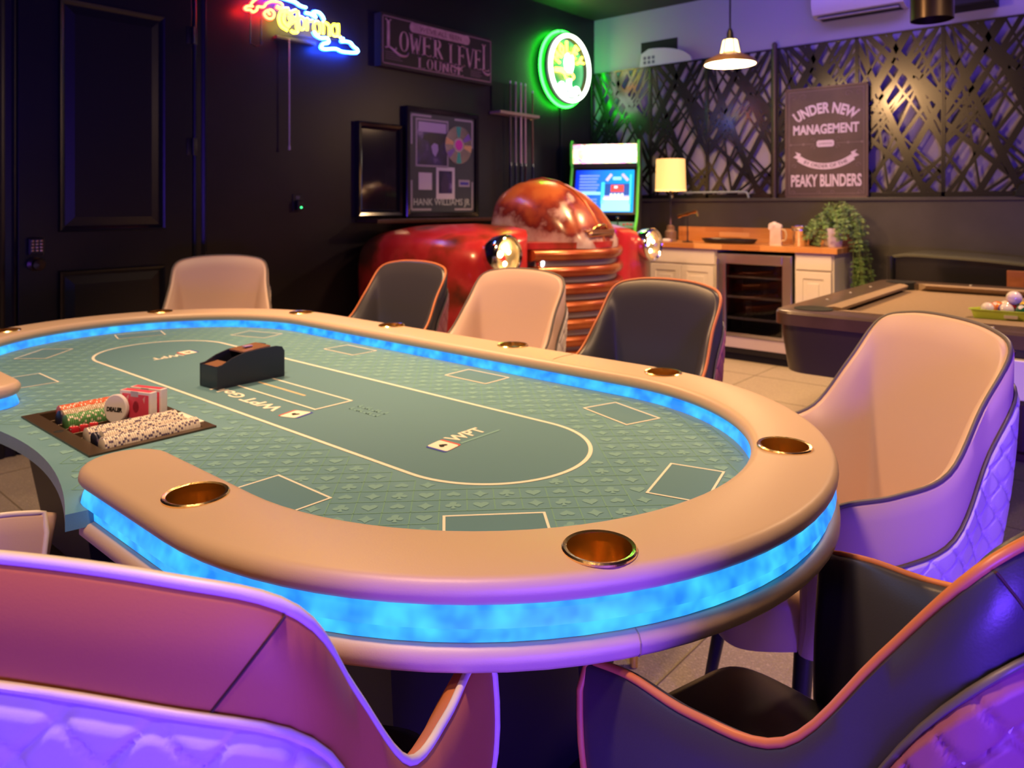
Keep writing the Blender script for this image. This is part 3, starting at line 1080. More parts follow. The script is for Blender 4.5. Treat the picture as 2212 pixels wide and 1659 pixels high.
ROWS = [(0, 'orange', -h2 + .062, h2 - .050, 'orange poker chip', 'leftmost tray row'),
        (1, 'tan', -h2 + .054, h2 - .070, 'sand poker chip', 'row between orange and green chips'),
        (2, 'green', -h2 + .046, h2 - .085, 'green poker chip', 'row beside the dice'),
        (5, 'white', -h2 + .040, h2 - .030, 'white poker chip', 'white row beside the dice'),
        (6, 'white', -h2 + .052, h2 - .036, 'white poker chip', 'middle white row behind navy chips'),
        (7, 'white', -h2 + .036, h2 - .026, 'white poker chip', 'rightmost tray row')]
def put_chip(me, x, y, label, group, tilt=0.0):
    o = bpy.data.objects.new('poker_chip', me); COL.objects.link(o)
    o.location = TL(CX_ + x, CY_ + y, ZT - DZT + CR_ + .0004)
    o.rotation_euler = (PI / 2 + tilt, random.uniform(0, 6.28), 0)
    o.rotation_mode = 'XYZ'
    tag(o, label, 'poker chip', group)
    o.rotation_euler = (-PI / 2 + tilt, 0, 0)
    return o
ORD1 = ['', 'first', 'second', 'third', 'fourth', 'fifth', 'sixth', 'seventh', 'eighth', 'ninth', 'tenth', 'eleventh', 'twelfth', 'thirteenth', 'fourteenth', 'fifteenth', 'sixteenth', 'seventeenth', 'eighteenth', 'nineteenth']
TENS = {2: ('twentieth', 'twenty'), 3: ('thirtieth', 'thirty'), 4: ('fortieth', 'forty'), 5: ('fiftieth', 'fifty')}
def ordinal(n):
    if n < 20: return ORD1[n]
    t, u = divmod(n, 10)
    return TENS[t][0] if u == 0 else TENS[t][1] + '-' + ORD1[u]
for ci, col, y0, y1, lab, where in ROWS:
    y = y0
    i = 0
    lean = random.uniform(-.02, .02)
    while y < y1:
        put_chip(CM[(col, random.randrange(4))], chx[ci] + random.uniform(-.0006, .0006), y, '%s, %s from near end of %s' % (lab, ordinal(i + 1), where), lab.split(' ')[0] + ' chips in the ' + where, lean)
        y += .0041; i += 1
put_chip(CM[('navy', 0)], chx[1], ROWS[1][2] - .007, 'navy poker chip at the near end of the sand row', 'navy end chips', -.1)
put_chip(CM[('navy', 1)], chx[6], ROWS[4][2] - .008, 'navy poker chip at the near end of the middle white row', 'navy end chips', .1)
put_chip(CM[('navy', 2)], chx[6], ROWS[4][2] - .0135, 'navy poker chip standing foremost between two white rows', 'navy end chips', .1)
# red dice in the empty channel
M_DICE = mat('red_dice', (.55, .02, .04), .15, coat=.5)
for i in range(3):
    d = MB().box((-.008, -.008, 0), (.008, .008, .016), .002)
    o = thing('die', ['red die, foremost in the tray channel beside the green chips', 'red die, second in the tray channel beside the green chips', 'red die, last in the tray channel beside the green chips'][i], 'die',
              TL(CX_ + chx[3], CY_ - h2 + .048 + i * .019, ZT - .012), random.uniform(-.2, .2), 'red dice in the chip tray')
    d.build('cube_body', M_DICE, o, 40)
    pp = MB()
    for px, py in ((-.004, -.004), (.004, .004), (0, 0)):
        pp.lathe([(0, .0163), (.0016, .0163), (.0017, .0160)], 8, TR(px, py, 0))
    for px, pz in ((-.004, .004), (.004, .012)):
        pp.lathe([(0, .0003), (.0016, .0003), (.0017, 0)], 8, TR(px, -.008, pz) @ RX(PI / 2))
    pp.build('pips', M_WHITE, o)
# two red card boxes standing on edge, and a white dealer button
M_DECKRED = mat('red_card_box', (.70, .06, .13), .4)
def deck(x, y, rz, label):
    o = thing('card_deck', label, 'card box', TL(CX_ + x, CY_ + y, ZT - .004), rz, 'red decks of cards in the tray')
    MB().box((-.045, -.0095, 0), (.045, .0095, .064), .0015).build('box_body', M_PAPER, o)
    for s in (-1, 1):
        MB().box((-.037, s * .0096 - .0002, .005), (.040, s * .0096 + .0002, .058), .0001).build('back_print', M_DECKRED, o)
        ov = MB().lathe([(0, 0), (.011, 0), (.011, .0003), (0, .0003)], 24, TR(.003, s * .0098, .030) @ RX(s * PI / 2) @ SC(.8, 1.2, 1))
        ov.build('oval_emblem', mat('deep_red_print', (.50, .02, .07), .4), o)
        for k in (-1, 1):
            wv = MB().add([(-.002, 0, .004), (.006, 0, .012), (.003, 0, -.006)], [[0, 1, 2]], TR(k * .024 + .001, s * .00995, .045))
            wv.build('wing_print', mat('pink_print', (.75, .35, .38), .4), o)
    MB().box((-.012, -.0099, .052), (.010, -.0096, .0642)).build('seal', mat('grey_seal', (.45, .42, .50), .4), o)
    MB().box((-.0452, -.008, .004), (-.0448, .008, .060)).build('side_print', M_DECKRED, o)
    MB().box((-.040, -.0075, .0639), (.040, .0075, .0643)).build('edge_print', M_DECKRED, o)
    return o
deck(chx[3] + .020, h2 - .078, .35, 'red card box standing on edge, front one of the pair in the tray')
deck(chx[3] + .006, h2 - .050, .37, 'red card box standing on edge behind its twin')
bt_ = thing('dealer_button', 'white round dealer button leaning between green chips and red card box', 'dealer button', TL(CX_ + chx[3] - .012, CY_ + h2 - .108, ZT - .010))
bt_.rotation_euler = (0, 0, .45)
MB().lathe([(0, 0), (.029, 0), (.031, .002), (.031, .008), (.029, .010), (0, .010)], 36, TR(0, 0, .031) @ RX(PI / 2 - .12)).build('disc', M_PAPER, bt_, 40)
vs, fs = text_geo('DEALER', .01, 0, .0006, width=.042, height=.010)
MB().add(vs, fs, TR(.0, -.0108, .031) @ RX(PI / 2 - .12)).build('lettering', M_MATTBLACK, bt_, recalc=False)

# card shuffler
shf = thing('card_shuffler', 'black card shuffler with arched sides standing on the felt', 'card shuffler', TL(-.155, -.035, .7502), math.radians(93))
prof = [(-.1, 0), (.1, 0), (.1, .070), (.092, .082), (.075, .086), (.03, .086), (-.02, .083), (-.055, .074), (-.085, .060), (-.1, .058)]
def shuf_side(y0, y1):
    return MB().add([(x, y0, z) for x, z in prof] + [(x, y1, z) for x, z in prof],
                    [list(range(len(prof)))] + [[len(prof) + i for i in range(len(prof))][::-1]] + [[i, (i + 1) % len(prof), len(prof) + (i + 1) % len(prof), len(prof) + i] for i in range(len(prof))])
M_SHUF = mat('navy_black_plastic', (.012, .014, .030), .35)
shuf_side(-.042, -.036).build('side_panel', M_SHUF, shf)
shuf_side(.036, .042).build('side_panel', M_SHUF, shf)
MB().box((-.1, -.036, 0), (-.092, .036, .056), .001).build('end_panel', M_SHUF, shf)
MB().box((.092, -.036, 0), (.1, .036, .068), .001).build('end_panel', M_SHUF, shf)
MB().box((-.093, -.036, .01), (.093, .036, .045)).build('inner_floor', M_MATTBLACK, shf)
M_SHUFB = mat('smoked_brown_plastic', (.30, .15, .09), .18, coat=.4)
MB().add([(-.02, -.035, .084), (.06, -.035, .090), (.06, .035, .090), (-.02, .035, .084), (-.02, -.035, .08), (.06, -.035, .086), (.06, .035, .086), (-.02, .035, .08)],
         [[0, 1, 2, 3], [7, 6, 5, 4], [0, 4, 5, 1], [1, 5, 6, 2], [2, 6, 7, 3], [3, 7, 4, 0]]).build('card_hopper', M_SHUFB, shf)
MB().add([(-.092, -.035, .055), (-.055, -.035, .060), (-.055, .035, .060), (-.092, .035, .055)], [[0, 1, 2, 3]]).build('card_outlet', M_SHUFB, shf)
MB().box((.0, -.008, .0885), (.025, .008, .0925), .002).build('switch', mat('violet_button', (.35, .25, .5), .3), shf)

# ---------------------------------------------------------------- left wall: signs, frame, cue rack
def glow(name, col, strength):
    return mat(name, (.02, .02, .02), .4, emit=col, estr=strength)
N_RED = glow('red_neon', (1.0, .012, .006), 40)
N_ORG = glow('orange_neon', (1.0, .30, .05), 9)
N_YEL = glow('yellow_neon', (1.0, .80, .03), 11)
N_BLU = glow('blue_neon', (.008, .06, 1.0), 55)
N_CYA = glow('cyan_neon', (.25, .65, 1.0), 10)
N_GRN = glow('green_neon', (.012, 1.0, .02), 27)
N_WHT = glow('pale_neon', (.85, 1.0, .80), 4)

def wp(u, v, X=XL + .07):
    """a point of the neon sign: photo measurements turned into Y, Z on the plane X"""
    th = math.radians(40.9); S, C = math.sin(th), math.cos(th)
    a = (u - 1106) / 1595
    d = X / (a * C - S)
    return (X, a * d * S + d * C, 1.22 - (v - 444) * d / 1595)
def cp(pts, ox=500, oy=0, k=300 / 2212):
    return [wp(ox + x * k, oy + y * k) for x, y in pts]
neon = thing('neon_sign', 'neon beer sign reading Corona in yellow with red and blue outlines', 'neon sign', (XL, 2.72, 2.4))
def rel(pts, root):
    l = Vector(root.location); return [Vector(p) - l for p in pts]
def neon_tube(pts, m, root, r=.008, n=6, name='neon_tube'):
    return MB().tube(catmull(rel(pts, root), n), r, 8).build(name, m, root, 60)
red = [[(300, 70), (340, 20), (420, -30), (560, -80), (640, -60), (680, 0)],
       [(330, 105), (250, 100), (205, 130), (230, 160), (290, 160), (330, 195), (390, 165), (410, 110), (500, 115), (545, 60), (640, 25), (760, 45), (800, 90), (770, 130), (710, 95)],
       [(560, 165), (510, 220), (560, 290), (640, 295), (670, 220), (620, 160), (570, 180), (600, 240)],
       [(790, 150), (740, 140), (700, 120)]]
for p in red:
    neon_tube(cp(p), N_RED, neon)
    neon_tube([(q[0] + .012, q[1], q[2]) for q in cp(p)], N_ORG, neon, .0045)
blue = [[(560, -140), (780, -40), (900, 0), (1010, 40), (1080, 90), (1180, 125)],
        [(1170, 205), (1260, 230), (1330, 280), (1290, 200), (1370, 195), (1430, 250), (1465, 320)],
        [(1300, 510), (1340, 570), (1420, 610), (1510, 610), (1535, 680), (1450, 700), (1420, 760), (1480, 785), (1650, 780), (1760, 825), (1980, 840), (1990, 790), (1930, 740), (1880, 680), (1800, 660), (1740, 660), (1770, 610)]]
for p in blue:
    neon_tube(cp(p), N_BLU, neon, .011)
    neon_tube([(q[0] + .012, q[1], q[2]) for q in cp(p)], N_CYA, neon, .007)
# the word itself: double outlined letters, drawn on the wall plane
def word(root):
    y0, z0 = wp(500 + 740 * .13562, 40)[1:]
    # capital C: two nested arcs and the inner flourish
    C1 = [(905, 140), (830, 150), (770, 230), (760, 330), (800, 420), (890, 480)]
    C2 = [(940, 190), (860, 200), (830, 290), (850, 370), (920, 430)]
    C3 = [(1030, 165), (970, 190), (920, 270), (950, 330), (900, 400), (990, 340), (1050, 300), (1040, 420), (1050, 500), (990, 515), (950, 490)]
    C4 = [(1050, 175), (1060, 240), (1020, 300), (960, 270)]
    for p in (C1, C2, C3, C4): neon_tube(cp(p), N_YEL, root, .0095)
    def o(x, y, w=52, h=95):
        return [(x + w * math.cos(t), y + h * math.sin(t) + w * .26 * math.cos(t)) for t in [2 * PI * k / 10 for k in range(11)]]
    L = [o(1115, 370), [(1200, 480), (1205, 400), (1200, 300), (1240, 330), (1290, 330)], o(1365, 440), [(1460, 540), (1465, 440), (1460, 360), (1510, 370), (1550, 410), (1560, 500), (1560, 570)],
         o(1645, 480, 50, 90), [(1700, 380), (1705, 480), (1700, 560), (1735, 590)]]
    for p in L: neon_tube(cp(p), N_YEL, root, .0085)
word(neon)
# frame that carries the tubes, the transformer and the pull cord
fr = MB()
for p in (((1000, 250), (600, 180)), ((300, 0), (300, 330)), ((470, 300), (470, 720)), ((300, 330), (300, 690)), ((390, 740), (470, 715)), ((300, 690), (390, 740)), ((700, 560), (1800, 640)), ((1480, 700), (1480, 300))):
    a, b = [wp(500 + q[0] * .13562, q[1] * .13562, XL + .03) for q in p]
    fr.tube(rel([a, b], neon), .004, 6)
fr.build('tube_frame', M_BLACK, neon)
a = wp(500 + 700 * .13562, 560 * .13562, XL + .03); b = wp(500 + 1330 * .13562, 760 * .13562, XL + .03)
MB().box((.001, a[1] - neon.location.y, b[2] - 2.4 + .01), (.045, b[1] - neon.location.y, a[2] - 2.4), .004).build('transformer', mat('grey_metal_box', (.10, .09, .10), .4), neon)
MB().tube([(.048, 2.627 - 2.72, -.12), (.048, 2.627 - 2.72, 1.60 - 2.4)], .004, 8).build('pull_cord', mat('white_cord', (.55, .50, .52), .5), neon)
MB().tube([(.048, 2.627 - 2.72, 1.60 - 2.4), (.048, 2.627 - 2.72, 1.575 - 2.4)], .007, 8).build('cord_end', mat('white_cord_end', (.55, .50, .52), .5), neon)

# lounge sign
SG = thing('wall_sign', 'dark wooden sign reading LOWER LEVEL LOUNGE in pink lettering', 'sign', (XL, 3.926, 2.405))
SW, SH = 1.165, .385
MB().box((0.0, -SW / 2, -SH / 2), (.075, SW / 2, SH / 2), .004).build('board', mat('dark_sign_wood', (.020, .012, .016), .6, var=(.030, .018, .024), vscale=5), SG)
M_SIGNINK = mat('worn_pink_paint', (.46, .27, .31), .7, var=(.62, .38, .42), vscale=14)
M_SIGNDIM = mat('faded_pink_paint', (.16, .10, .12), .7)
def on_sign(vs, fs, y, z, name='lettering', m=None):
    MB().add(vs, fs, basis((0, 1, 0), (0, 0, 1), (1, 0, 0), (.0765, y, z))).build(name, m or M_SIGNINK, SG, recalc=False)
bo = MB()
t = .008
for a_, b_ in (((-.565, .168), (-.565, -.168)), ((-.565, -.168), (.565, -.168)), ((.565, -.168), (.565, .168)), ((-.565, .168), (-.28, .168)), ((.28, .168), (.565, .168))):
    bo.box((.0752, min(a_[0], b_[0]) - t / 2, min(a_[1], b_[1]) - t / 2), (.0762, max(a_[0], b_[0]) + t / 2, max(a_[1], b_[1]) + t / 2))
bo.build('border', mat('sign_border_paint', (.33, .20, .23), .7), SG)
bn = MB().prism([(-.285 + .03 * math.cos(t_), .150 + .036 * math.sin(t_)) for t_ in [PI / 2 + PI * k / 10 for k in range(11)]] + [(.285 + .03 * math.cos(t_), .150 + .036 * math.sin(t_)) for t_ in [-PI / 2 + PI * k / 10 for k in range(11)]], 0, .004, basis((0, 1, 0), (0, 0, 1), (1, 0, 0), (.0752, 0, -.02)))
bn.build('banner', M_SIGNINK, SG)
vs, fs = text_geo("WE'VE ALL BEEN", .05, 0, .0, width=.44, height=.036)
MB().add(vs, fs, basis((0, 1, 0), (0, 0, 1), (1, 0, 0), (.0798, 0, .130))).build('banner_lettering', mat('banner_ink', (.16, .05, .07), .7), SG, recalc=False)
def serif_word(s, x0, x1, z0, z1, first=1.0, last=1.0):
    """tall condensed letters with slab serifs"""
    out = MB()
    n = len(s)
    w = (x1 - x0) / n
    SEG = {'L': [('v', .22, 0, 1), ('h', .12, .86, .0)], 'O': [('o',)], 'W': [('d', .08, 1, .30, 0), ('d', .30, 0, .5, .8), ('d', .5, .8, .70, 0), ('d', .70, 0, .92, 1)],
           'E': [('v', .24, 0, 1), ('h', .14, .84, 0), ('h', .14, .82, 1), ('h', .24, .70, .52)], 'R': [('v', .24, 0, 1), ('b',), ('d', .45, .5, .86, 0)],
           'V': [('d', .1, 1, .5, 0), ('d', .9, 1, .5, 0)], 'U': [('u',)], 'N': [('v', .2, 0, 1), ('v', .8, 0, 1), ('d', .2, 1, .8, 0)], 'G': [('c',), ('v', .74, 0.05, .45), ('h', .5, .88, .45)]}
    for i, ch in enumerate(s):
        zb, zt = z0, z1
        if i == 0: zt = lerp(z0, z1, first)
        if i == n - 1: zt = lerp(z0, z1, last)
        ox, H = x0 + i * w, zt - zb
        def box(xa, xb, za, zb_): out.box((.0752, ox + xa * w, zb + za * H), (.0772, ox + xb * w, zb + zb_ * H))
        def bar(p, q, t):
            p = Vector((ox + p[0] * w, zb + p[1] * H)); q = Vector((ox + q[0] * w, zb + q[1] * H))
            out.add([(.0752, p.x - t, p.y), (.0752, p.x + t, p.y), (.0752, q.x + t, q.y), (.0752, q.x - t, q.y), (.0772, p.x - t, p.y), (.0772, p.x + t, p.y), (.0772, q.x + t, q.y), (.0772, q.x - t, q.y)],
                    [[0, 1, 2, 3], [4, 5, 6, 7], [0, 1, 5, 4], [1, 2, 6, 5], [2, 3, 7, 6], [3, 0, 4, 7]])
        def ring(a0, a1, cx=.5, cy=.5, rx=.40, ry=.5, th=.19):
            rows = [[], []]
            for k in range(25):
                a = lerp(a0, a1, k / 24)
                tk = th * (.35 + .65 * abs(math.cos(a)))
                rows[0].append((.0772, ox + (cx + rx * math.cos(a)) * w, zb + (cy + ry * math.sin(a)) * H))
                rows[1].append((.0772, ox + (cx + (rx - tk) * math.cos(a)) * w, zb + (cy + (ry - tk * .45) * math.sin(a)) * H))
            out.grid(rows)
        for g in SEG[ch]:
            if g[0] == 'v':
                box(g[1] - .11, g[1] + .11, g[2], g[3])
                for zz in (g[2], g[3]):
                    if zz in (0, 1): box(g[1] - .22, g[1] + .22, zz - (.05 if zz else 0), zz + (0 if zz else .05))
            elif g[0] == 'h':
                box(g[1], g[2], max(0, g[3] - .03), min(1, g[3] + .03)); box(g[2] - .05, g[2] + .03, max(0, g[3] - .09), min(1, g[3] + .09))
            elif g[0] == 'd':
                th_ = .10 * w if (g[1] < g[3]) == (g[2] > g[4]) else .045 * w
                bar((g[1], g[2]), (g[3], g[4]), th_)
                for xx, zz in ((g[1], g[2]), (g[3], g[4])):
                    if zz == 1: box(xx - .16, xx + .16, .955, 1)
            elif g[0] == 'o': ring(0, 2 * PI)
            elif g[0] == 'c': ring(.6, 2 * PI - .5)
            elif g[0] == 'b': ring(-PI / 2, PI / 2, .34, .74, .42, .26, .2)
            elif g[0] == 'u':
                ring(PI, 2 * PI, .5, .3, .40, .3); box(.10, .29, .28, 1); box(.74, .90, .28, 1); box(.02, .38, .95, 1); box(.64, .98, .95, 1)
    return out
sw = serif_word('LOWER', -.54, .03, -.062, .085, 1.45, 1.0); 
MB().add([(v.x, v.y, v.z) for v in sw.v], sw.f).build('lettering', M_SIGNINK, SG)
sw = serif_word('LEVEL', .085, .555, -.085, .075, 1.0, 1.35); sw.build('lettering', M_SIGNINK, SG)
sw = serif_word('LOUNGE', -.235, .255, -.160, -.080); sw.build('lettering', M_SIGNINK, SG)
for pts in ([(-.545, -.055), (-.50, -.050), (-.45, -.075), (-.40, -.095), (-.345, -.090), (-.325, -.065)], [(.47, -.085), (.50, -.105), (.535, -.110), (.555, -.095)], [(.10, -.09), (.16, -.105), (.21, -.105), (.235, -.09)]):
    MB().tube(catmull([(.0765, y, z) for y, z in pts], 5), [.004 + .006 * math.sin(PI * k / (5 * (len(pts) - 1))) for k in range(5 * (len(pts) - 1) + 1)], 6).build('swash', M_SIGNINK, SG)
dm = MB()
for k in range(4):
    dm.box((.0752, -.54, -.088 - .016 * k), (.0758, -.40 + .02 * (k % 2), -.082 - .016 * k))
    dm.box((.0752, .33, -.105 - .014 * k), (.0758, .46 - .02 * (k % 2), -.099 - .014 * k))
dm.build('small_print', M_SIGNDIM, SG)

# round green neon
RN = thing('neon_clock_sign', 'round green neon sign with a glowing white ring in the corner', 'neon sign', (XL, 5.52, 2.49))
RW_, RH_ = .315, .315
MB().lathe([(0, 0), (.335, 0), (.335, .10), (.325, .11), (.29, .11), (.28, .085), (0, .085)], 48, basis((0, 1, 0), (0, 0, 1), (1, 0, 0))).build('housing', mat('dark_green_housing', (.015, .03, .018), .35), RN, 40)
def circ(r, x, n=48): return [(x, r * math.cos(2 * PI * k / n), r * math.sin(2 * PI * k / n)) for k in range(n)]
MB().tube(circ(.300, .135), .018, 8, closed=True).build('neon_ring', N_WHT, RN, 60)
MB().tube(circ(.350, .055), .011, 8, closed=True).build('neon_ring', N_GRN, RN, 60)
MB().lathe([(0, 0), (.27, 0), (.27, .002), (0, .002)], 40, basis((0, 1, 0), (0, 0, 1), (1, 0, 0), (.0865, 0, 0))).build('face', mat('green_face', (.01, .20, .05), .4, emit=(.0, .45, .10), estr=.5), RN)
def nt(pts, m, r=.011, x=.115):
    MB().tube(catmull([(x, y, z) for y, z in pts], 5), r, 8).build('neon_tube', m, RN, 60)
# arc of letter-like tubes along the top
gl = {'M': [[(-.3, -.5), (-.3, .5), (0, -.1), (.3, .5), (.3, -.5)]], 'O': [[(0, .5), (-.3, 0), (0, -.5), (.3, 0), (0, .5)]], 'L': [[(-.25, .5), (-.25, -.5), (.25, -.5)]],
      'E': [[(.25, .5), (-.25, .5), (-.25, -.5), (.25, -.5)], [(-.25, 0), (.2, 0)]], 'Y': [[(-.3, .5), (0, 0), (0, -.5)], [(.3, .5), (0, 0)]]}
for ch, deg in zip('MOLEY', (64, 34, 2, -32, -64)):
    a = math.radians(deg)
    for st in gl[ch]:
        pts = []
        for px, pz in st:
            px, pz = px * .105, pz * .105
            # rotate by a, move to the arc
            pts.append((-math.sin(a) * .195 + px * math.cos(a) - pz * math.sin(a), math.cos(a) * .195 + px * math.sin(a) + pz * math.cos(a)))
        MB().tube([(.115, y, z) for y, z in pts], .010, 8).build('neon_tube', N_YEL, RN, 60)
nt([(-.03, -.03), (-.055, .05), (-.02, .13), (.005, .05), (-.01, -.03)], N_WHT, .013)
nt([(.02, -.03), (.01, .06), (.045, .12), (.06, .04), (.035, -.03)], N_WHT, .013)
nt([(-.20, -.035), (-.12, -.03), (-.06, -.04)], N_ORG, .022)
nt([(-.07, -.02), (-.02, -.05), (.04, -.04), (.08, -.07), (.03, -.10), (-.04, -.09), (-.07, -.05)], N_ORG, .009)
nt([(.01, -.10), (.0, -.15), (.02, -.19)], N_WHT, .024)
nt([(-.15, -.20), (-.11, -.15), (-.06, -.19), (0, -.17), (.06, -.20), (.12, -.17), (.16, -.21)], N_WHT, .020)
nt([(-.12, -.235), (0, -.24), (.11, -.235)], N_WHT, .018)
for deg in (100, 62, 12, -25, -62):
    a = math.radians(deg)
    MB().tube([(.06, .335 * math.cos(a), .335 * math.sin(a)), (.06, .36 * math.cos(a), .36 * math.sin(a))], .008, 8).build('clip', mat('clear_clip', (.10, .4, .15), .2), RN)
MB().tube([(.012, .02, -.33), (.012, .02, -1.4)], .010, 8).build('cable_cover', M_BLACK, RN)

# framed album display
FR = thing('framed_record_display', 'tall black frame with a photo, a disc and white name lettering', 'framed display', (XL, 3.995, 1.545))
FWd, FHt = .775, .83
f = MB()
rows = [[(d, -FWd / 2 + o_, -FHt / 2 + o_), (d, FWd / 2 - o_, -FHt / 2 + o_), (d, FWd / 2 - o_, FHt / 2 - o_), (d, -FWd / 2 + o_, FHt / 2 - o_)] for o_, d in ((0, 0), (0, .045), (.006, .05), (.035, .046), (.042, .03))]
f = MB()
f.add([], [])
rows = [[(r[i][0], r[i][1], r[i][2]) for i in range(4)] for r in rows]
f.grid(rows, closed_v=True).build('frame', M_BLACKGLOSS, FR)
MB().box((.004, -FWd / 2 + .03, -FHt / 2 + .03), (.030, FWd / 2 - .03, FHt / 2 - .03)).build('mat_board', mat('slate_mat_board', (.045, .055, .07), .55), FR)
M_FRINK = mat('grey_frame_ink', (.40, .36, .42), .6)
def fbox(y0, y1, z0, z1, m, name, x=.0302, t=.0015):
    return MB().box((x, y0, z0), (x + t, y1, z1)).build(name, m, FR)
for sy in (-1, 1):
    for sz in (-1, 1):
        yy, zz = sy * .325, sz * .355
        mb = MB()
        mb.box((.0302, min(yy, yy - sy * .20), zz - .008), (.0312, max(yy, yy - sy * .20), zz + .008))
        mb.box((.0302, yy - .008, min(zz, zz - sz * .22)), (.0312, yy + .008, max(zz, zz - sz * .22)))
        mb.build('corner_line', M_FRINK, FR)
M_PHOTO = mat('dark_photo_print', (.02, .015, .06), .35, var=((.03, .02, .09), (.05, .03, .16), (.30, .22, .50)), vscale=7, vlo=.42, vhi=.74)
fbox(-.285, .055, -.03, .335, M_FRINK, 'photo_mount')
fbox(-.27, .04, -.015, .32, M_PHOTO, 'photo', .0318)
fbox(-.26, .03, .235, .31, mat('photo_sky_print', (.45, .36, .62), .4), 'photo_title_band', .0332, .0006)
ht = MB()
hat = [(-.22, .175), (-.20, .215), (-.14, .225), (-.06, .225), (.0, .205), (.03, .18), (-.01, .165), (-.05, .12), (-.09, .085), (-.13, .11), (-.16, .165)]
ht.prism(hat, .0334, .0340, basis((0, 1, 0), (0, 0, 1), (1, 0, 0))).build('photo_silhouette', mat('photo_dark_print', (.012, .008, .04), .4), FR)
MB().prism([(-.13, .13), (-.10, .155), (-.06, .145), (-.055, .10), (-.085, .05), (-.115, .075)], .0341, .0344, basis((0, 1, 0), (0, 0, 1), (1, 0, 0))).build('photo_face', mat('photo_light_print', (.38, .30, .62), .4), FR)
disc_m = mat('disc_foil', (.70, .62, .66), .22, 1.0)
MB().lathe([(0, 0), (.15, 0), (.15, .004), (0, .004)], 48, basis((0, 1, 0), (0, 0, 1), (1, 0, 0), (.0335, .165, .155))).build('disc', disc_m, FR, 40)
MB().lathe([(0, 0), (.055, 0), (.055, .001), (0, .001)], 32, basis((0, 1, 0), (0, 0, 1), (1, 0, 0), (.0376, .165, .155))).build('disc_hub', mat('disc_hub_foil', (.6, .55, .56), .3, .6), FR)
MB().lathe([(0, 0), (.042, 0), (.042, .001), (0, .001)], 32, basis((0, 1, 0), (0, 0, 1), (1, 0, 0), (.0387, .165, .155))).build('disc_label', mat('magenta_label', (.75, .03, .50), .4), FR)
def wedge(a0, a1, m, name):
    pts = [(.06 * math.cos(t_), .06 * math.sin(t_)) for t_ in [math.radians(lerp(a0, a1, k / 6)) for k in range(7)]] + [(.145 * math.cos(t_), .145 * math.sin(t_)) for t_ in [math.radians(lerp(a1, a0, k / 6)) for k in range(7)]]
    MB().prism(pts, .0376, .0380, basis((0, 1, 0), (0, 0, 1), (1, 0, 0), (0, .165, .155))).build(name, m, FR)
for a0, m in ((80, mat('teal_sheen', (.05, .42, .32), .3)), (260, mat('teal_sheen_low', (.05, .50, .36), .3)), (-22, mat('gold_sheen', (.80, .52, .22), .3)), (158, mat('gold_sheen_left', (.80, .50, .22), .3)), (20, mat('violet_sheen', (.22, .12, .50), .3)), (205, mat('violet_sheen_low', (.26, .16, .45), .3))):
    wedge(a0, a0 + 22, m, 'disc_sheen')
fbox(-.255, -.12, -.205, -.075, M_PAPER, 'paper_card')
fbox(-.075, .125, -.275, -.025, M_PAPER, 'print_mount')
fbox(-.048, .095, -.23, -.055, M_PHOTO, 'small_photo', .0318)
MB().prism([(.0, -.09), (.02, -.065), (.035, -.085), (.06, -.15), (.05, -.225), (-.02, -.225), (-.03, -.15)], .0334, .0340, basis((0, 1, 0), (0, 0, 1), (1, 0, 0))).build('photo_figure', mat('photo_figure_print', (.05, .03, .10), .4), FR)
fbox(.17, .295, -.175, -.12, M_FRINK, 'plate')
fbox(.185, .28, -.16, -.137, mat('blue_plate', (.06, .05, .42), .4), 'plate_strip', .0318)
vs, fs = text_geo('HANK WILLIAMS JR', .06, 0, .0008, width=.60, height=.068)
MB().add(vs, fs, basis((0, 1, 0), (0, 0, 1), (1, 0, 0), (.0312, -.005, -.305))).build('lettering', mat('pale_frame_ink', (.50, .55, .52), .6), FR, recalc=False)

# dark narrow framed panel left of it
DP = thing('narrow_framed_mirror', 'narrow dark mirror in a black frame beside the tall record frame', 'mirror', (XL, 3.375, 1.475))
rows = [[(d, -.205 + o_, -.335 + o_), (d, .205 - o_, -.335 + o_), (d, .205 - o_, .335 - o_), (d, -.205 + o_, .335 - o_)] for o_, d in ((0, 0), (0, .035), (.01, .045), (.03, .04), (.045, .022), (.05, .02))]
MB().grid(rows, closed_v=True).build('frame', M_BLACKGLOSS, DP)
MB().box((.003, -.17, -.305), (.019, .17, .305)).build('glass', mat('dark_mirror_glass', (.03, .028, .032), .10, .3, spec=.8), DP)

# cue rack with five cues
CRK = thing('cue_rack', 'black wall rack whose pale wooden shelf holds pool cues', 'cue rack', (XL, 4.815, 2.0))
MB().box((0, -.26, -.012), (.13, .26, .012), .006).build('top_shelf', mat('pale_rack_wood', (.42, .34, .22), .4), CRK)
MB().box((0, -.26, -1.50), (.14, .26, -1.46), .006).build('base_shelf', M_BLACK, CRK)
MB().box((0, -.24, .02), (.012, .06, .27), .002).build('back_board', M_MATTBLACK, CRK)
MB().box((0, .26, -.02), (.02, .29, .02), .006).build('hook', M_BRASS, CRK)
CUEM = [mat('dark_cue_wood', (.10, .07, .07), .25), mat('grey_cue_wood', (.30, .24, .24), .25), mat('pale_cue_wood', (.66, .50, .44), .25), mat('rose_cue_wood', (.50, .34, .32), .25), mat('brown_cue_wood', (.16, .08, .05), .25)]
lab = ['slim dark pool cue, leftmost in the wall rack', 'grey pool cue, second from the left in the wall rack', 'pale pool cue in the middle of the wall rack', 'rose-tinted pool cue next to the pale one in the wall rack', 'brown pool cue at the right of the wall rack']
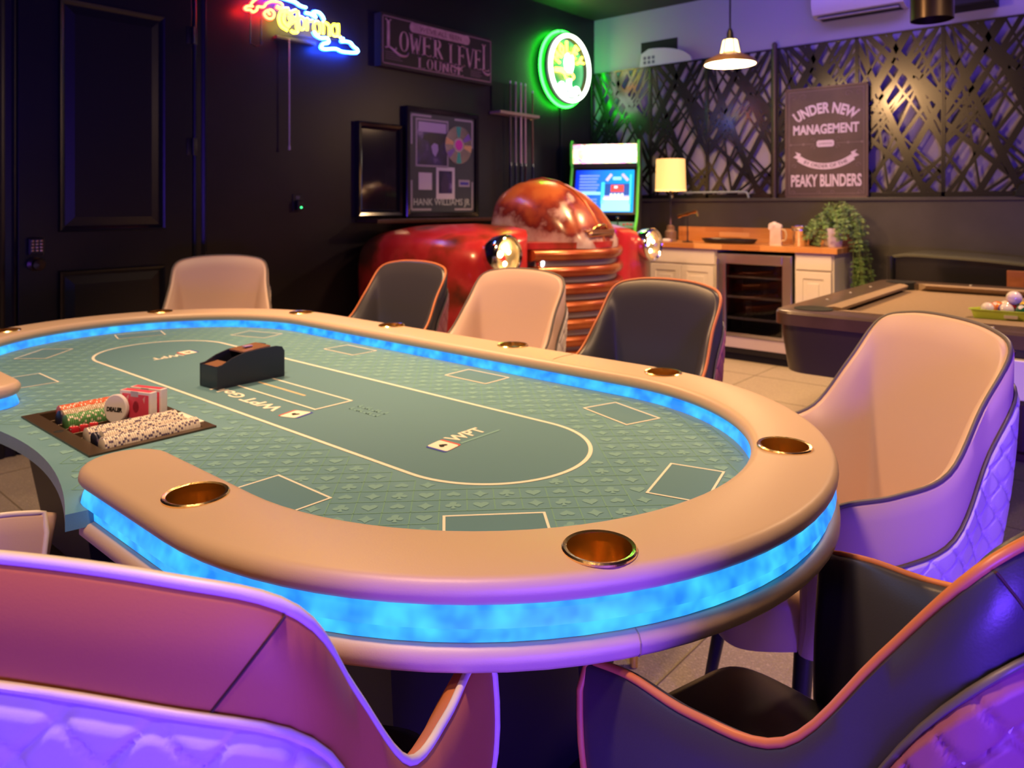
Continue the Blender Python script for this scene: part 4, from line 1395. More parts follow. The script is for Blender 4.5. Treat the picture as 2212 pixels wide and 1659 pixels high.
for i, dy in enumerate((-.075, -.005, .065, .125, .225)):
    q = thing('pool_cue', lab[i], 'pool cue', (XL + .075, 4.815 + dy, .541), 0, 'cues in the wall rack')
    top = 1.72 - (.05 if i == 4 else 0)
    MB().tube([(0, 0, 0), (0, 0, 1.02)], [.0145, .0105], 12).build('butt', mat('navy_cue_butt_%d' % i, (.02, .02, .06) if i != 3 else (.05, .02, .03), .2, coat=.4), q, 40)
    MB().tube([(0, 0, 1.02), (0, 0, 1.045)], [.0112, .0108], 12).build('collar', M_CHROME, q, 40)
    MB().tube([(0, 0, 1.045), (0, 0, top)], [.0105, .0065], 12).build('shaft', CUEM[i], q, 40)
    MB().tube([(0, 0, top), (0, 0, top + .02)], [.0066, .0062], 12).build('ferrule', M_WHITE, q, 40)

# wall outlet with a green night light
OL = thing('wall_outlet', 'small black wall outlet with a green indicator light', 'outlet', (XL, 2.715, 1.235))
MB().box((0, -.036, -.058), (.006, .036, .058), .003).build('plate', M_BLACK, OL)
MB().box((.006, -.022, -.045), (.040, .022, .018), .006).build('plug', M_BLACK, OL)
MB().box((.006, -.014, .025), (.009, .014, .048), .001).build('socket', mat('grey_socket', (.10, .10, .12), .4), OL)
MB().lathe([(0, 0), (.006, 0), (.006, .003), (0, .004)], 16, basis((0, 1, 0), (0, 0, 1), (1, 0, 0), (.0400, .004, -.027))).build('indicator', glow('green_indicator', (.05, 1.0, .25), 3), OL)

# long dark bar shelf on the left wall
BSH = thing('bar_shelf', 'long dark bar shelf on the left wall behind the truck', 'shelf', (XL, 3.95, 1.097))
MB().box((0, -.77, 0), (.24, .75, .030), .006).build('board', mat('dark_bar_top', (.05, .025, .02), .2, coat=.3), BSH)

# ---------------------------------------------------------------- truck-front bar
YT = 4.07
TK = thing('truck_front_bar', 'rusty red vintage truck front with round headlights, built into a bar', 'truck front', (XL, YT, 0))
def tk(x, y, z): return (x - XL, y - YT, z)
M_TRED = mat('faded_red_truck_paint', (.42, .018, .026), .28, var=((.40, .018, .026), (.46, .035, .045), (.24, .028, .016), (.08, .022, .012)), vscale=3.4, detail=7, coat=.35, vlo=.30, vhi=.63, bump=.05, bscale=40)
M_THOOD = mat('rust_and_chalk_hood_paint', (.30, .05, .02), .28, coat=.35, bump=.05, bscale=40)
def hood_paint():
    nt_ = M_THOOD.node_tree; b = nt_.nodes['Principled BSDF']
    tc = nt_.nodes.new('ShaderNodeTexCoord'); sep = nt_.nodes.new('ShaderNodeSeparateXYZ')
    n1 = nt_.nodes.new('ShaderNodeTexNoise'); n1.inputs['Scale'].default_value = 4.5; n1.inputs['Detail'].default_value = 6
    nt_.links.new(tc.outputs['Object'], n1.inputs['Vector']); nt_.links.new(tc.outputs['Object'], sep.inputs[0])
    # chalky patches spread over the flanks, rust along the crown (the paint itself has worn that way)
    m1 = nt_.nodes.new('ShaderNodeMath'); m1.operation = 'MULTIPLY_ADD'; m1.inputs[1].default_value = -1.9; m1.inputs[2].default_value = 2.27
    nt_.links.new(sep.outputs['Z'], m1.inputs[0])
    m2 = nt_.nodes.new('ShaderNodeMath'); m2.operation = 'MULTIPLY_ADD'; m2.inputs[1].default_value = 1.7; m2.inputs[2].default_value = -.60
    nt_.links.new(n1.outputs['Fac'], m2.inputs[0])
    m3 = nt_.nodes.new('ShaderNodeMath'); m3.operation = 'ADD'
    nt_.links.new(m1.outputs[0], m3.inputs[0]); nt_.links.new(m2.outputs[0], m3.inputs[1])
    r = nt_.nodes.new('ShaderNodeValToRGB')
    r.color_ramp.elements[0].position = .10; r.color_ramp.elements[0].color = (.36, .095, .03, 1)
    r.color_ramp.elements[1].position = .62; r.color_ramp.elements[1].color = (.52, .40, .42, 1)
    for p, c in ((.25, (.28, .05, .02, 1)), (.40, (.14, .015, .015, 1)), (.50, (.40, .24, .24, 1))):
        e = r.color_ramp.elements.new(p); e.color = c
    nt_.links.new(m3.outputs[0], r.inputs['Fac']); nt_.links.new(r.outputs['Color'], b.inputs['Base Color'])
hood_paint()
M_TBAR = mat('copper_grille_paint', (.40, .11, .035), .28, .45, var=(.30, .05, .02), vscale=6, coat=.3)
M_TCREAM = mat('cream_inner_grille', (.42, .36, .38), .35)
M_LENS = mat('headlamp_glass', (1.0, .96, .88), .03, 0.0, trans=1.0)
M_LENS.node_tree.nodes['Principled BSDF'].inputs['IOR'].default_value = 1.15
M_REFL = mat('headlamp_reflector', (.95, .78, .50), .32, 1.0)
def fender(s):
    """s = -1 near side, +1 far side"""
    yi = s * .46           # inner edge against the hood
    rows = []
    st = [(-4.19, .18, .80, .35), (-4.185, .34, .93, .48), (-4.14, .46, 1.00, .62), (-4.02, .54, 1.055, .70), (-3.80, .585, 1.085, .74), (-3.45, .60, 1.098, .76), (-3.15, .585, 1.090, .76), (-3.01, .535, 1.065, .74), (-2.945, .45, 1.035, .70), (-2.915, .33, 1.00, .64), (-2.905, .20, .955, .58)]
    for x, w, zt, h in st:
        if s > 0: x = max(x, -4.04 + (x + 4.19) * .3)
        ring = []
        cy_ = yi + s * min(.32, w * .55) if x > -2.99 else yi
        yc = yi if x < -2.99 else yi + s * (.60 - w) * .42
        zc = zt - .26
        for k in range(0, 13):
            a = PI / 2 * k / 12
            yy = yc + s * (w * math.sin(a) ** .75)
            zz = zc + .26 * math.cos(a) ** .62 if k < 12 else zc
            ring.append(tk(x, YT + yy, zz))
        for q in (.25, .5, .75, 1):
            ring.append(tk(x, YT + yc + s * (w - .03 * q), lerp(zc, .26, q)))
        ring.append(tk(x, YT + yc, .26))
        rows.append(ring)
    mb = MB().grid(rows)
    mb.add(rows[0], [list(range(len(rows[0])))]); mb.add(rows[-1], [list(range(len(rows[-1])))])
    mb.grid([[r[-1] for r in rows], [r[0] for r in rows]])
    o = mb.build('fender', M_TRED, TK, 50, merge=1e-5)
    # wheel arch
    cut = MB().lathe([(0, -.5), (.40, -.5), (.40, .30), (0, .30)], 40, TR(*tk(-3.58, YT + s * 1.08, .44)) @ (RX(-PI / 2) if s > 0 else RX(PI / 2)))
    me = carve(o, cut); me.shade_smooth(); me.set_sharp_from_angle(angle=math.radians(50))
    rim_ = [tk(-3.58 + .40 * math.cos(a), YT + s * 1.035, .44 + .40 * math.sin(a)) for a in [PI * k / 30 for k in range(31)]]
    # dark wheel well and tyre
    MB().lathe([(0, -.02), (.39, -.02), (.39, 0), (0, 0)], 32, TR(*tk(-3.58, YT + s * .66, .44)) @ RX(PI / 2)).build('wheel_well', M_MATTBLACK, TK)
    w_ = MB().lathe([(.19, -.09), (.33, -.09), (.355, -.06), (.355, .06), (.33, .09), (.19, .09), (.19, -.09)], 36, TR(*tk(-3.58, YT + s * .86, .357)) @ RX(PI / 2)).build('tyre', mat('tyre_rubber', (.015, .015, .016), .7), TK, 40)
    MB().lathe([(0, .05), (.06, .06), (.08, .03), (.18, .02), (.195, .05), (.195, -.05), (0, -.05)], 32, TR(*tk(-3.58, YT + s * .86, .357)) @ (RX(-PI / 2) if s > 0 else RX(PI / 2))).build('wheel_hub', mat('dull_wheel_paint', (.18, .03, .03), .4), w_, 40)
    # headlight
    hx, hy, hz = -2.855, s * .83, .925
    HB = basis((0, 1, 0), (0, 0, 1), (1, 0, 0), tk(hx, YT + hy, hz))
    bz = MB().lathe([(.075, -.14), (.118, -.06), (.126, 0), (.124, .022), (.112, .032), (.104, .022), (.100, .004)], 40, HB).build('headlight_bezel', M_CHROME, TK, 50)
    MB().lathe([(0, -.06), (.05, -.05), (.085, -.02), (.101, .008)], 32, HB).build('reflector', M_REFL, bz, 60)
    lp = []
    for k in range(9):
        a = PI / 2 * k / 8
        lp.append((.102 * math.sin(a), .008 + .030 * math.cos(a)))
    MB().lathe(lp, 32, HB).build('lens', M_LENS, bz, 60)
    gl_ = MB()
    for dy, dz, r in ((-.03, .01, .020), (.035, .02, .015), (.005, -.045, .015)):
        gl_.lathe([(0, .012), (r * .7, .009), (r, 0), (0, -.004)], 16, HB @ TR(dy, dz, -.022))
    gl_.build('bulb', mat('headlamp_reflection_glow', (.9, .7, .4), .3, emit=(1.0, .72, .34), estr=14), bz, 60)  # glowing spots stand in for warm room light reflected in the headlamp
for s in (-1, 1):
    fender(s)
# body between the fenders, V-shaped in plan
def vx(y):   # plan of the grille: y from the centre line
    t = min(1, abs(y) / .54)
    return -2.70 - .26 * t ** 1.6
poly = [(tk(vx(y), 0, 0)[0] - .06, y) for y in [lerp(-.54, .54, k / 20) for k in range(21)]] + [(tk(-3.75, 0, 0)[0], .54), (tk(-3.75, 0, 0)[0], -.54)]
MB().prism(poly, .22, .945).build('nose_panel', mat('dark_inner_nose', (.10, .03, .035), .45), TK)
poly2 = [(x + (.055 if i < 21 else 0), y) for i, (x, y) in enumerate(poly)]
MB().prism(poly2, .945, .985).build('cowl', M_TRED, TK, 30)
MB().box(tk(-4.04, YT - .54, .22), tk(-3.75, YT + .54, .90)).build('bar_body', M_MATTBLACK, TK)
def bow(z, dx, hw, n=24, lift=0):
    return [tk(vx(y) + dx, YT + y, z + lift * (y / .54) ** 2) for y in [lerp(-hw, hw, k / n) for k in range(n + 1)]]
for i, (z, hw) in enumerate(((.905, .50), (.800, .475), (.688, .46), (.575, .45), (.462, .435), (.355, .42), (.258, .40))):
    rows = []
    for a in range(0, 11):
        an = -PI / 2 + PI * a / 10
        dz, dx = .036 * math.sin(an), .052 * math.cos(an) ** .7 if abs(math.cos(an)) > 1e-6 else 0
        rows.append([(p[0] - .01, p[1], p[2]) if False else p for p in bow(z + dz, dx - .02, hw)])
    rows.append(bow(z + .036, -.065, hw)); rows.insert(0, bow(z - .036, -.065, hw))
    mb = MB().grid(rows)
    for e in (0, -1):
        mb.add([r[e] for r in rows], [list(range(len(rows)))])
    mb.build('grille_bar', M_TBAR, TK, 50)
for i, (z, hw) in enumerate(((.852, .47), (.744, .455), (.632, .445), (.518, .43), (.408, .42), (.307, .40))):
    rows = [bow(z - .016, -.06, hw), bow(z - .016, -.022, hw), bow(z + .016, -.022, hw), bow(z + .016, -.06, hw)]
    MB().grid(rows).build('inner_grille_bar', M_TCREAM, TK)
# chrome ring and glowing lens added at a bright spot beside the grille
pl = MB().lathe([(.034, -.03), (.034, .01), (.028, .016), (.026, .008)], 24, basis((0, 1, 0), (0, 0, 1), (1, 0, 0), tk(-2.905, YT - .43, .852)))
pk = pl.build('chrome_ring', M_CHROME, TK, 50)
MB().lathe([(0, .014), (.018, .010), (.027, 0)], 20, basis((0, 1, 0), (0, 0, 1), (1, 0, 0), tk(-2.905, YT - .43, .858))).build('glowing_lens', mat('glowing_lens_glass', (.9, .95, 1), .2, emit=(.75, .88, 1.0), estr=4), pk, 50)
# hood: rounded dome with a centre ridge
rows = []
for x, w, zt, zb in ((-3.47, .290, 1.300, .985), (-3.45, .305, 1.345, .985), (-3.36, .312, 1.388, .985), (-3.24, .314, 1.402, .985), (-3.10, .312, 1.375, .975), (-2.97, .303, 1.312, .965), (-2.88, .290, 1.235, .955), (-2.81, .265, 1.150, .950), (-2.76, .225, 1.065, .945), (-2.73, .16, 1.000, .942), (-2.72, .08, .965, .940)):
    ring = []
    for k in range(0, 29):
        a = PI * k / 28
        cc, ss = math.cos(a), math.sin(a)
        yy = -w * (abs(cc) ** .78) * (1 if cc > 0 else -1)
        zz = zb + (zt - zb) * ss ** .70
        if k == 14: zz += .006
        ring.append(tk(x, YT + yy, zz))
    rows.append(ring)
mb = MB().grid(rows)
mb.add(rows[0], [list(range(29))]); mb.add(rows[-1], [list(range(29))])
hd = mb.build('hood', M_THOOD, TK, 60)
MB().tube([(r[14][0], r[14][1], r[14][2] + .003) for r in rows], .008, 8).build('hood_ridge', M_TBAR, hd, 60)
# ornament on the nose
om = MB()
om.box(tk(-2.785, YT - .15, 1.012), tk(-2.725, YT + .13, 1.048), .014, 3)
om.box(tk(-2.78, YT - .17, 1.045), tk(-2.735, YT + .15, 1.062), .008, 3)
om.build('hood_ornament', mat('pinkish_brass', (.62, .34, .20), .22, .9), TK, 50)
MB().tube(catmull([tk(-2.76, YT - .08, 1.062), tk(-2.75, YT - .03, 1.085), tk(-2.745, YT + .04, 1.09), tk(-2.76, YT + .09, 1.065)], 6), .010, 8).build('ornament_wing', M_BRASS, TK, 60)
# bumper-height valance
rows = [bow(.20, .01, .52), bow(.20, .03, .52), bow(.10, .03, .52), bow(.0, .02, .52)]
MB().grid(rows).build('valance', M_BLACK, TK, 40)

# ---------------------------------------------------------------- arcade cabinet in the corner
AA = math.radians(-63.5)
AC_ = thing('arcade_cabinet', 'upright arcade cabinet with glowing marquee and blue screen in the corner', 'arcade cabinet', (-3.745, 5.62, 0), AA)
side = [(-.20, 0), (.24, 0), (.24, .84), (.42, .95), (.42, 1.03), (.30, 1.075), (.215, 1.145), (.155, 1.30), (.03, 1.565), (.075, 1.60), (.075, 1.775), (.03, 1.80), (-.20, 1.80)]
M_ARC = mat('grey_green_cabinet_side', (.09, .10, .085), .35)
M_TMOLD = mat('green_edge_trim', (.12, .62, .06), .3, emit=(.10, .75, .05), estr=.18)
n = len(side)
for s in (-1, 1):
    y0, y1 = (s * .31, s * .29)
    mb = MB().add([(x, y0, z) for x, z in side] + [(x, y1, z) for x, z in side], [list(range(n)), [n + i for i in range(n)]] + [[i, (i + 1) % n, n + (i + 1) % n, n + i] for i in range(n)])
    sp_ = mb.build('side_panel', M_ARC, AC_)
    MB().tube([(x, s * .30, z) for x, z in side[2:12]], .0125, 8).build('edge_trim', M_TMOLD, sp_, 60)
MB().box((-.20, -.29, .02), (.20, .29, .84)).build('lower_body', M_BLACK, AC_)
MB().box((-.20, -.29, 1.02), (-.17, .29, 1.79)).build('back_panel', M_BLACK, AC_)
M_MARQ = mat('marquee_print', (.4, .35, .3), .3)
def marquee_print():
    nt_ = M_MARQ.node_tree; b = nt_.nodes['Principled BSDF']
    tc = nt_.nodes.new('ShaderNodeTexCoord'); v = nt_.nodes.new('ShaderNodeTexVoronoi'); v.inputs['Scale'].default_value = 26
    g = nt_.nodes.new('ShaderNodeTexGradient'); g.gradient_type = 'SPHERICAL'
    mp = nt_.nodes.new('ShaderNodeMapping'); mp.inputs['Location'].default_value = (-.08 * 3.0, 0, -1.685 * 8.5); mp.inputs['Scale'].default_value = (3.0, 3.6, 8.5)
    nt_.links.new(tc.outputs['Object'], mp.inputs[0]); nt_.links.new(mp.outputs[0], g.inputs[0]); nt_.links.new(tc.outputs['Object'], v.inputs['Vector'])
    hs = nt_.nodes.new('ShaderNodeHueSaturation'); hs.inputs['Saturation'].default_value = .75
    nt_.links.new(v.outputs['Color'], hs.inputs['Color'])
    mixw = nt_.nodes.new('ShaderNodeMix'); mixw.data_type = 'RGBA'; mixw.blend_type = 'MULTIPLY'; mixw.inputs['Factor'].default_value = .45
    mixw.inputs['B'].default_value = (1.0, .72, .30, 1)
    nt_.links.new(hs.outputs['Color'], mixw.inputs['A'])
    mix = nt_.nodes.new('ShaderNodeMix'); mix.data_type = 'RGBA'; mix.inputs['B'].default_value = (1.0, .93, .68, 1)
    nt_.links.new(g.outputs['Fac'], mix.inputs['Factor']); nt_.links.new(mixw.outputs['Result'], mix.inputs['A'])
    nt_.links.new(mix.outputs['Result'], b.inputs['Emission Color'])
    b.inputs['Emission Strength'].default_value = 2.3
marquee_print()
MB().box((.03, -.288, 1.60), (.068, .288, 1.772), .004).build('marquee', M_MARQ, AC_)
MB().box((.0, -.288, 1.565), (.05, .288, 1.60)).build('marquee_lip', M_BLACK, AC_)
# screen: sloping back from (.20,1.16) to (.04,1.56)
e1 = Vector((0, 1, 0)); sl = Vector((.04 - .205, 0, 1.555 - 1.155)); L_ = sl.length; e2 = sl.normalized(); e3 = e1.cross(e2)
SB = basis(e1, e2, e3, Vector((.193, 0, 1.150)))
MB().box((-.288, -.01, -.012), (.288, L_ + .01, 0), M=SB).build('bezel', M_BLACK, AC_)
M_SCR = mat('blue_game_screen', (.02, .03, .1), .12)
nt_ = M_SCR.node_tree; b_ = nt_.nodes['Principled BSDF']; tc = nt_.nodes.new('ShaderNodeTexCoord'); sp3 = nt_.nodes.new('ShaderNodeSeparateXYZ')
nt_.links.new(tc.outputs['Object'], sp3.inputs[0])
mr = nt_.nodes.new('ShaderNodeMapRange'); mr.inputs['From Min'].default_value = -.26; mr.inputs['From Max'].default_value = .26
nt_.links.new(sp3.outputs['Y'], mr.inputs['Value'])
r_ = nt_.nodes.new('ShaderNodeValToRGB')
r_.color_ramp.elements[0].position = 0; r_.color_ramp.elements[0].color = (.0, .02, .75, 1)
r_.color_ramp.elements[1].position = 1; r_.color_ramp.elements[1].color = (.0, .42, 1.0, 1)
e = r_.color_ramp.elements.new(.35); e.color = (.02, .16, .95, 1)
nt_.links.new(mr.outputs['Result'], r_.inputs['Fac']); nt_.links.new(r_.outputs['Color'], b_.inputs['Emission Color']); b_.inputs['Emission Strength'].default_value = 1.15
scr = MB().box((-.262, .012, 0), (.262, L_ - .012, .004), .01, 2, SB).build('screen', M_SCR, AC_)
def lit(name, c, s_): return mat(name, (.05, .05, .05), .3, emit=c, estr=s_)
S_TXT = lit('screen_text', (.22, .36, 1.0), 1.0); S_CYA = lit('screen_cyan', (.05, .80, 1.0), 1.2); S_PAL = lit('screen_pale', (.35, .90, 1.0), 1.2); S_RED = lit('screen_red', (1.0, .07, .06), 1.2); S_PNK = lit('screen_pink', (.75, .55, 1.0), 1.1); S_DRK = lit('screen_dark_blue', (.0, .12, .55), .8); S_WHT = lit('screen_white', (.9, .95, 1.0), 1.3)
def sq(x0, x1, y0, y1, m, name='screen_graphic', z=.0042):
    return MB().box((x0, y0, z), (x1, y1, z + .0006), M=SB).build(name, m, scr)
for i in range(6):
    sq(-.225, -.045 - .012 * (i % 3), .355 - .030 * i, .372 - .030 * i, S_TXT)
for i in range(3):
    sq(-.205, -.06, .125 - .03 * i, .140 - .03 * i, S_TXT)
sq(-.235, -.03, .178, .205, S_PAL)
sq(-.02, .235, .02, .125, S_PAL)
sq(-.01, .225, .128, .150, S_WHT); sq(.0, .225, .152, .168, S_PNK)
sq(.005, .225, .172, .285, S_DRK); sq(.06, .175, .205, .272, S_RED, z=.005); sq(.09, .12, .24, .262, S_WHT, z=.0057)
for i in range(4): sq(.055 + .032 * i, .078 + .032 * i, .160, .190, S_WHT, z=.0058)
sq(-.025, .005, .09, .300, S_CYA); sq(.225, .240, .09, .375, S_CYA)
for a, b2 in (((.02, .315), (.06, .375)), ((.16, .375), (.21, .315))):
    MB().tube([SB @ Vector((*a, .006)), SB @ Vector((*b2, .006))], .014, 8).build('screen_graphic', S_PNK, scr)
sq(.075, .150, .322, .352, S_PAL)
# control panel with sticks and buttons
CPM = basis((0, 1, 0), Vector((-.115, 0, .045)).normalized(), Vector((.045, 0, .115)).normalized(), Vector((.415, 0, 1.032)))
cpn = MB().box((-.288, 0, -.08), (.288, .13, 0), .004, 2, CPM).build('control_panel', mat('green_control_panel', (.10, .22, .06), .35), AC_)
for sx in (-.15, .15):
    j = MB().tube([CPM @ Vector((sx, .06, 0)), CPM @ Vector((sx, .06, .05))], .006, 8).lathe([(0, .018), (.012, .013), (.018, 0), (.012, -.013), (0, -.018)], 16, CPM @ TR(sx, .06, .06))
    j.build('joystick', M_BLACKGLOSS, cpn, 50)
    for k in range(3):
        MB().lathe([(0, .008), (.010, .007), (.012, 0), (0, 0)], 16, CPM @ TR(sx + .05 + .03 * k - (.0 if sx < 0 else .0), .065 + .012 * (k % 2), 0)).build('button', S_RED if False else mat('red_button_%d' % k, (.5, .03, .03), .3), cpn, 50)
MB().box((.20, -.288, .02), (.235, .288, .83)).build('front_panel', mat('dark_front_panel', (.03, .035, .03), .4), AC_)
cd = MB().box((.234, -.12, .25), (.242, .12, .55), .002).build('coin_door', M_BLACK, AC_)
MB().box((.241, -.08, .42), (.246, -.03, .48)).build('coin_slot', M_CHROME, cd); MB().box((.241, .03, .42), (.246, .08, .48)).build('coin_slot', M_CHROME, cd)

# ---------------------------------------------------------------- dry bar along the half wall
YC0, YC1 = 5.50, 5.975
def cabinet(name, x0, x1, label, doors, y_front=YC0 + .03):
    c = thing(name, label, 'cabinet', ((x0 + x1) / 2, (y_front + YC1) / 2, 0))
    ox, oy = c.location.x, c.location.y
    def b(lo, hi, m, nm, par, bev=.002):
        return MB().box((lo[0] - ox, lo[1] - oy, lo[2]), (hi[0] - ox, hi[1] - oy, hi[2]), bev).build(nm, m, par)
    b((x0, y_front, .10), (x1, YC1, .871), M_WHITEPAINT, 'body', c)
    b((x0 + .01, y_front + .05, 0), (x1 - .01, YC1, .10), M_BLACK, 'toe_kick', c)
    b((x0 + .012, y_front - .019, .748), (x1 - .012, y_front, .858), M_WHITEPAINT, 'drawer', c, .004)
    w = (x1 - x0 - .024) / doors
    for i in range(doors):
        a, e = x0 + .012 + w * i + .002, x0 + .012 + w * (i + 1) - .002
        d = b((a, y_front - .019, .115), (e, y_front, .735), M_WHITEPAINT, 'door', c, .003)
        fr = MB()
        r0 = []
        for off, dd in ((.052, 0), (.058, .007), (.070, .007), (.095, .001), (.10, .001)):
            r0.append([(a + off - ox, y_front - .0195 + dd - oy, .115 + off), (e - off - ox, y_front - .0195 + dd - oy, .115 + off), (e - off - ox, y_front - .0195 + dd - oy, .735 - off), (a + off - ox, y_front - .0195 + dd - oy, .735 - off)])
        # recessed border made by a raised frame round a raised field
        MB().box((a + .001 - ox, y_front - .026 - oy, .116), (a + .052 - ox, y_front - .018 - oy, .734), .002).box((e - .052 - ox, y_front - .026 - oy, .116), (e - .001 - ox, y_front - .018 - oy, .734), .002).box((a + .05 - ox, y_front - .026 - oy, .116), (e - .05 - ox, y_front - .018 - oy, .167), .002).box((a + .05 - ox, y_front - .026 - oy, .683), (e - .05 - ox, y_front - .018 - oy, .734), .002).build('door_frame', M_WHITEPAINT, d)
        if e - a > .2:
            b((a + .085, y_front - .0245, .20), (e - .085, y_front - .018, .65), M_WHITEPAINT, 'door_field', d, .005)
    return c
cabinet('base_cabinet', -3.23, -2.625, 'white two-door base cabinet at the left of the glass-door fridge', 2)
cabinet('base_cabinet', -2.005, -1.725, 'narrow white base cabinet at the right of the glass-door fridge', 1)
# glass-door fridge
FG = thing('beverage_fridge', 'steel-framed beverage fridge with a dark glass door and three shelves', 'fridge', (-2.315, 5.745, 0))
def fb(lo, hi, m, nm, par=FG, bev=.002):
    return MB().box(lo, hi, bev).build(nm, m, par)
W_ = .295
fb((-W_, -.20, .06), (-W_ + .02, .22, .845), M_BLACK, 'side_wall'); fb((W_ - .02, -.20, .06), (W_, .22, .845), M_BLACK, 'side_wall')
fb((-W_, .20, .06), (W_, .22, .845), M_BLACK, 'back_wall'); fb((-W_, -.20, .825), (W_, .22, .845), M_BLACK, 'top_wall'); fb((-W_, -.20, .06), (W_, .22, .20), M_BLACK, 'base_wall')
fb((-W_ + .02, -.17, 0), (W_ - .02, .18, .06), M_MATTBLACK, 'toe_kick')
dr = MB().box((-W_, -.245, .20), (-W_ + .072, -.205, .842), .004).box((W_ - .072, -.245, .20), (W_, -.205, .842), .004).box((-W_ + .07, -.245, .765), (W_ - .07, -.205, .842), .004).box((-W_ + .07, -.245, .20), (W_ - .07, -.205, .225), .004)
dr = dr.build('door_frame', M_STEEL, FG)
M_GLASS = mat('smoked_fridge_glass', (.34, .33, .36), .02, trans=1.0)
M_GLASS.node_tree.nodes['Principled BSDF'].inputs['IOR'].default_value = 1.45
MB().box((-W_ + .07, -.232, .223), (W_ - .07, -.226, .767)).build('glass', M_GLASS, dr)
MB().tube([(-W_ + .02, -.275, .27), (-W_ + .02, -.275, .80)], .012, 12).tube([(-W_ + .02, -.275, .30), (-W_ + .02, -.24, .30)], .007, 8).tube([(-W_ + .02, -.275, .77), (-W_ + .02, -.24, .77)], .007, 8).build('handle', M_STEEL, dr, 40)
for z in (.33, .495, .655):
    sh = MB().box((-W_ + .022, -.218, z), (W_ - .022, -.190, z + .016), .002)
    for k in range(12):
        sh.tube([(-W_ + .05 + k * .045, -.19, z + .006), (-W_ + .05 + k * .045, .18, z + .006)], .002, 5)
    sh.build('shelf', mat('pale_shelf_front_%d' % int(z * 1000), (.55, .47, .44), .4), FG)
fb((-W_ + .004, -.235, .11), (W_ - .004, -.20, .195), mat('pale_kick_plate', (.50, .42, .42), .4), 'kick_plate')
# things in the fridge, dimly seen
for i, (x, z, r, h, c, nm) in enumerate(((.12, .672, .032, .10, (.04, .03, .20), 'dim blue can on the fridge\'s upper shelf'), (.02, .512, .033, .115, (.12, .10, .10), 'dim can in the middle of the fridge'), (.16, .512, .033, .115, (.20, .12, .08), 'brown can on the fridge\'s middle shelf'), (-.12, .347, .033, .115, (.10, .10, .12), 'dim can low in the fridge'))):
    t_ = thing('drink_can', nm, 'can', (FG.location.x + x, FG.location.y - .06, z))
    MB().lathe([(0, .004), (r * .8, 0), (r, .008), (r, h - .014), (r * .82, h - .002), (r * .78, h - .004), (0, h - .004)], 20).build('can_body', mat('can_print_%d' % i, c, .3, .5), t_, 40)
# worktop and upstand of glued wooden staves
CT = thing('countertop', 'orange butcher-block countertop with a wooden upstand', 'countertop', (-2.47, 5.73, .872))
CX0, CX1 = -3.25, -1.692
def staves(lo, hi, axis_rows, nrow, name):
    """rows of staves along X; rows stacked along axis_rows (1 = Y, 2 = Z)"""
    d = (hi[axis_rows] - lo[axis_rows]) / nrow
    for r in range(nrow):
        x = lo[0] - (random.random() * .25)
        while x < hi[0]:
            L = random.uniform(.20, .38)
            a, e = max(lo[0], x), min(hi[0], x + L)
            x += L
            if e - a < .01: continue
            l2, h2_ = list(lo), list(hi)
            l2[0], h2_[0] = a + .0003, e - .0003
            l2[axis_rows], h2_[axis_rows] = lo[axis_rows] + d * r + .0002, lo[axis_rows] + d * (r + 1) - .0002
            MB().box([l2[k] - CT.location[k] for k in range(3)], [h2_[k] - CT.location[k] for k in range(3)], .0008, 1).build('stave', M_BUTCHER, CT)
staves((CX0, YC0 - .012, .872), (CX1, YC1 - .004, .912), 1, 10, 'stave')
staves((CX0 + .06, YC1 - .024, .912), (CX1, YC1 - .004, 1.035), 2, 3, 'stave')
ZB = .9125
# table lamp
LP = thing('table_lamp', 'table lamp with a glowing yellow drum shade on the bar top', 'table lamp', (-3.12, 5.68, ZB))
M_SHADE = mat('lit_lamp_shade', (.85, .62, .30), .8, emit=(1.0, .50, .12), estr=.85)
MB().lathe([(.128, .435), (.130, .435), (.122, .705), (.120, .705), (.128, .435)], 40).build('shade', M_SHADE, LP, 40)
MB().lathe([(.1275, .432), (.1315, .432), (.1315, .445), (.1275, .445), (.1275, .432)], 40).build('shade_rim', mat('shade_rim', (.8, .6, .3), .6, emit=(1.0, .62, .2), estr=1.0), LP, 40)
MB().lathe([(0, 0), (.055, 0), (.055, .012), (.045, .02), (.048, .035), (.050, .085), (.034, .100), (.032, .125), (.036, .130), (.020, .140), (.008, .142), (.0065, .40), (.0065, .50), (0, .50)], 28).build('base', mat('glazed_lamp_base', (.20, .12, .08), .2, coat=.5), LP, 40)
MB().tube([(0, 0, .14), (0, 0, .44)], .008, 10).build('stem', M_BLACK, LP, 40)
MB().lathe([(0, .50), (.02, .505), (.032, .54), (.026, .575), (0, .59)], 20).build('bulb', mat('lamp_bulb', (1, .9, .7), .3, emit=(1, .62, .25), estr=14), LP, 60)
MB().tube([(.03, -.02, .44), (.03, -.02, .395)], .003, 6).tube([(.03, -.02, .395), (.03, -.02, .37)], .008, 8).build('pull_chain', M_BRASS, LP, 40)
# small white blocks beside the lamp
for i, (x, lab) in enumerate(((-3.20, 'small white soap-like block left of the lamp base'), (-3.10, 'small white soap-like block in front of the lamp base'))):
    t_ = MB().box((x - .03, 5.555, ZB), (x + .03, 5.60, ZB + .028), .009, 3).build('white_block', M_WHITE, None, 40); tag(t_, lab, 'block')
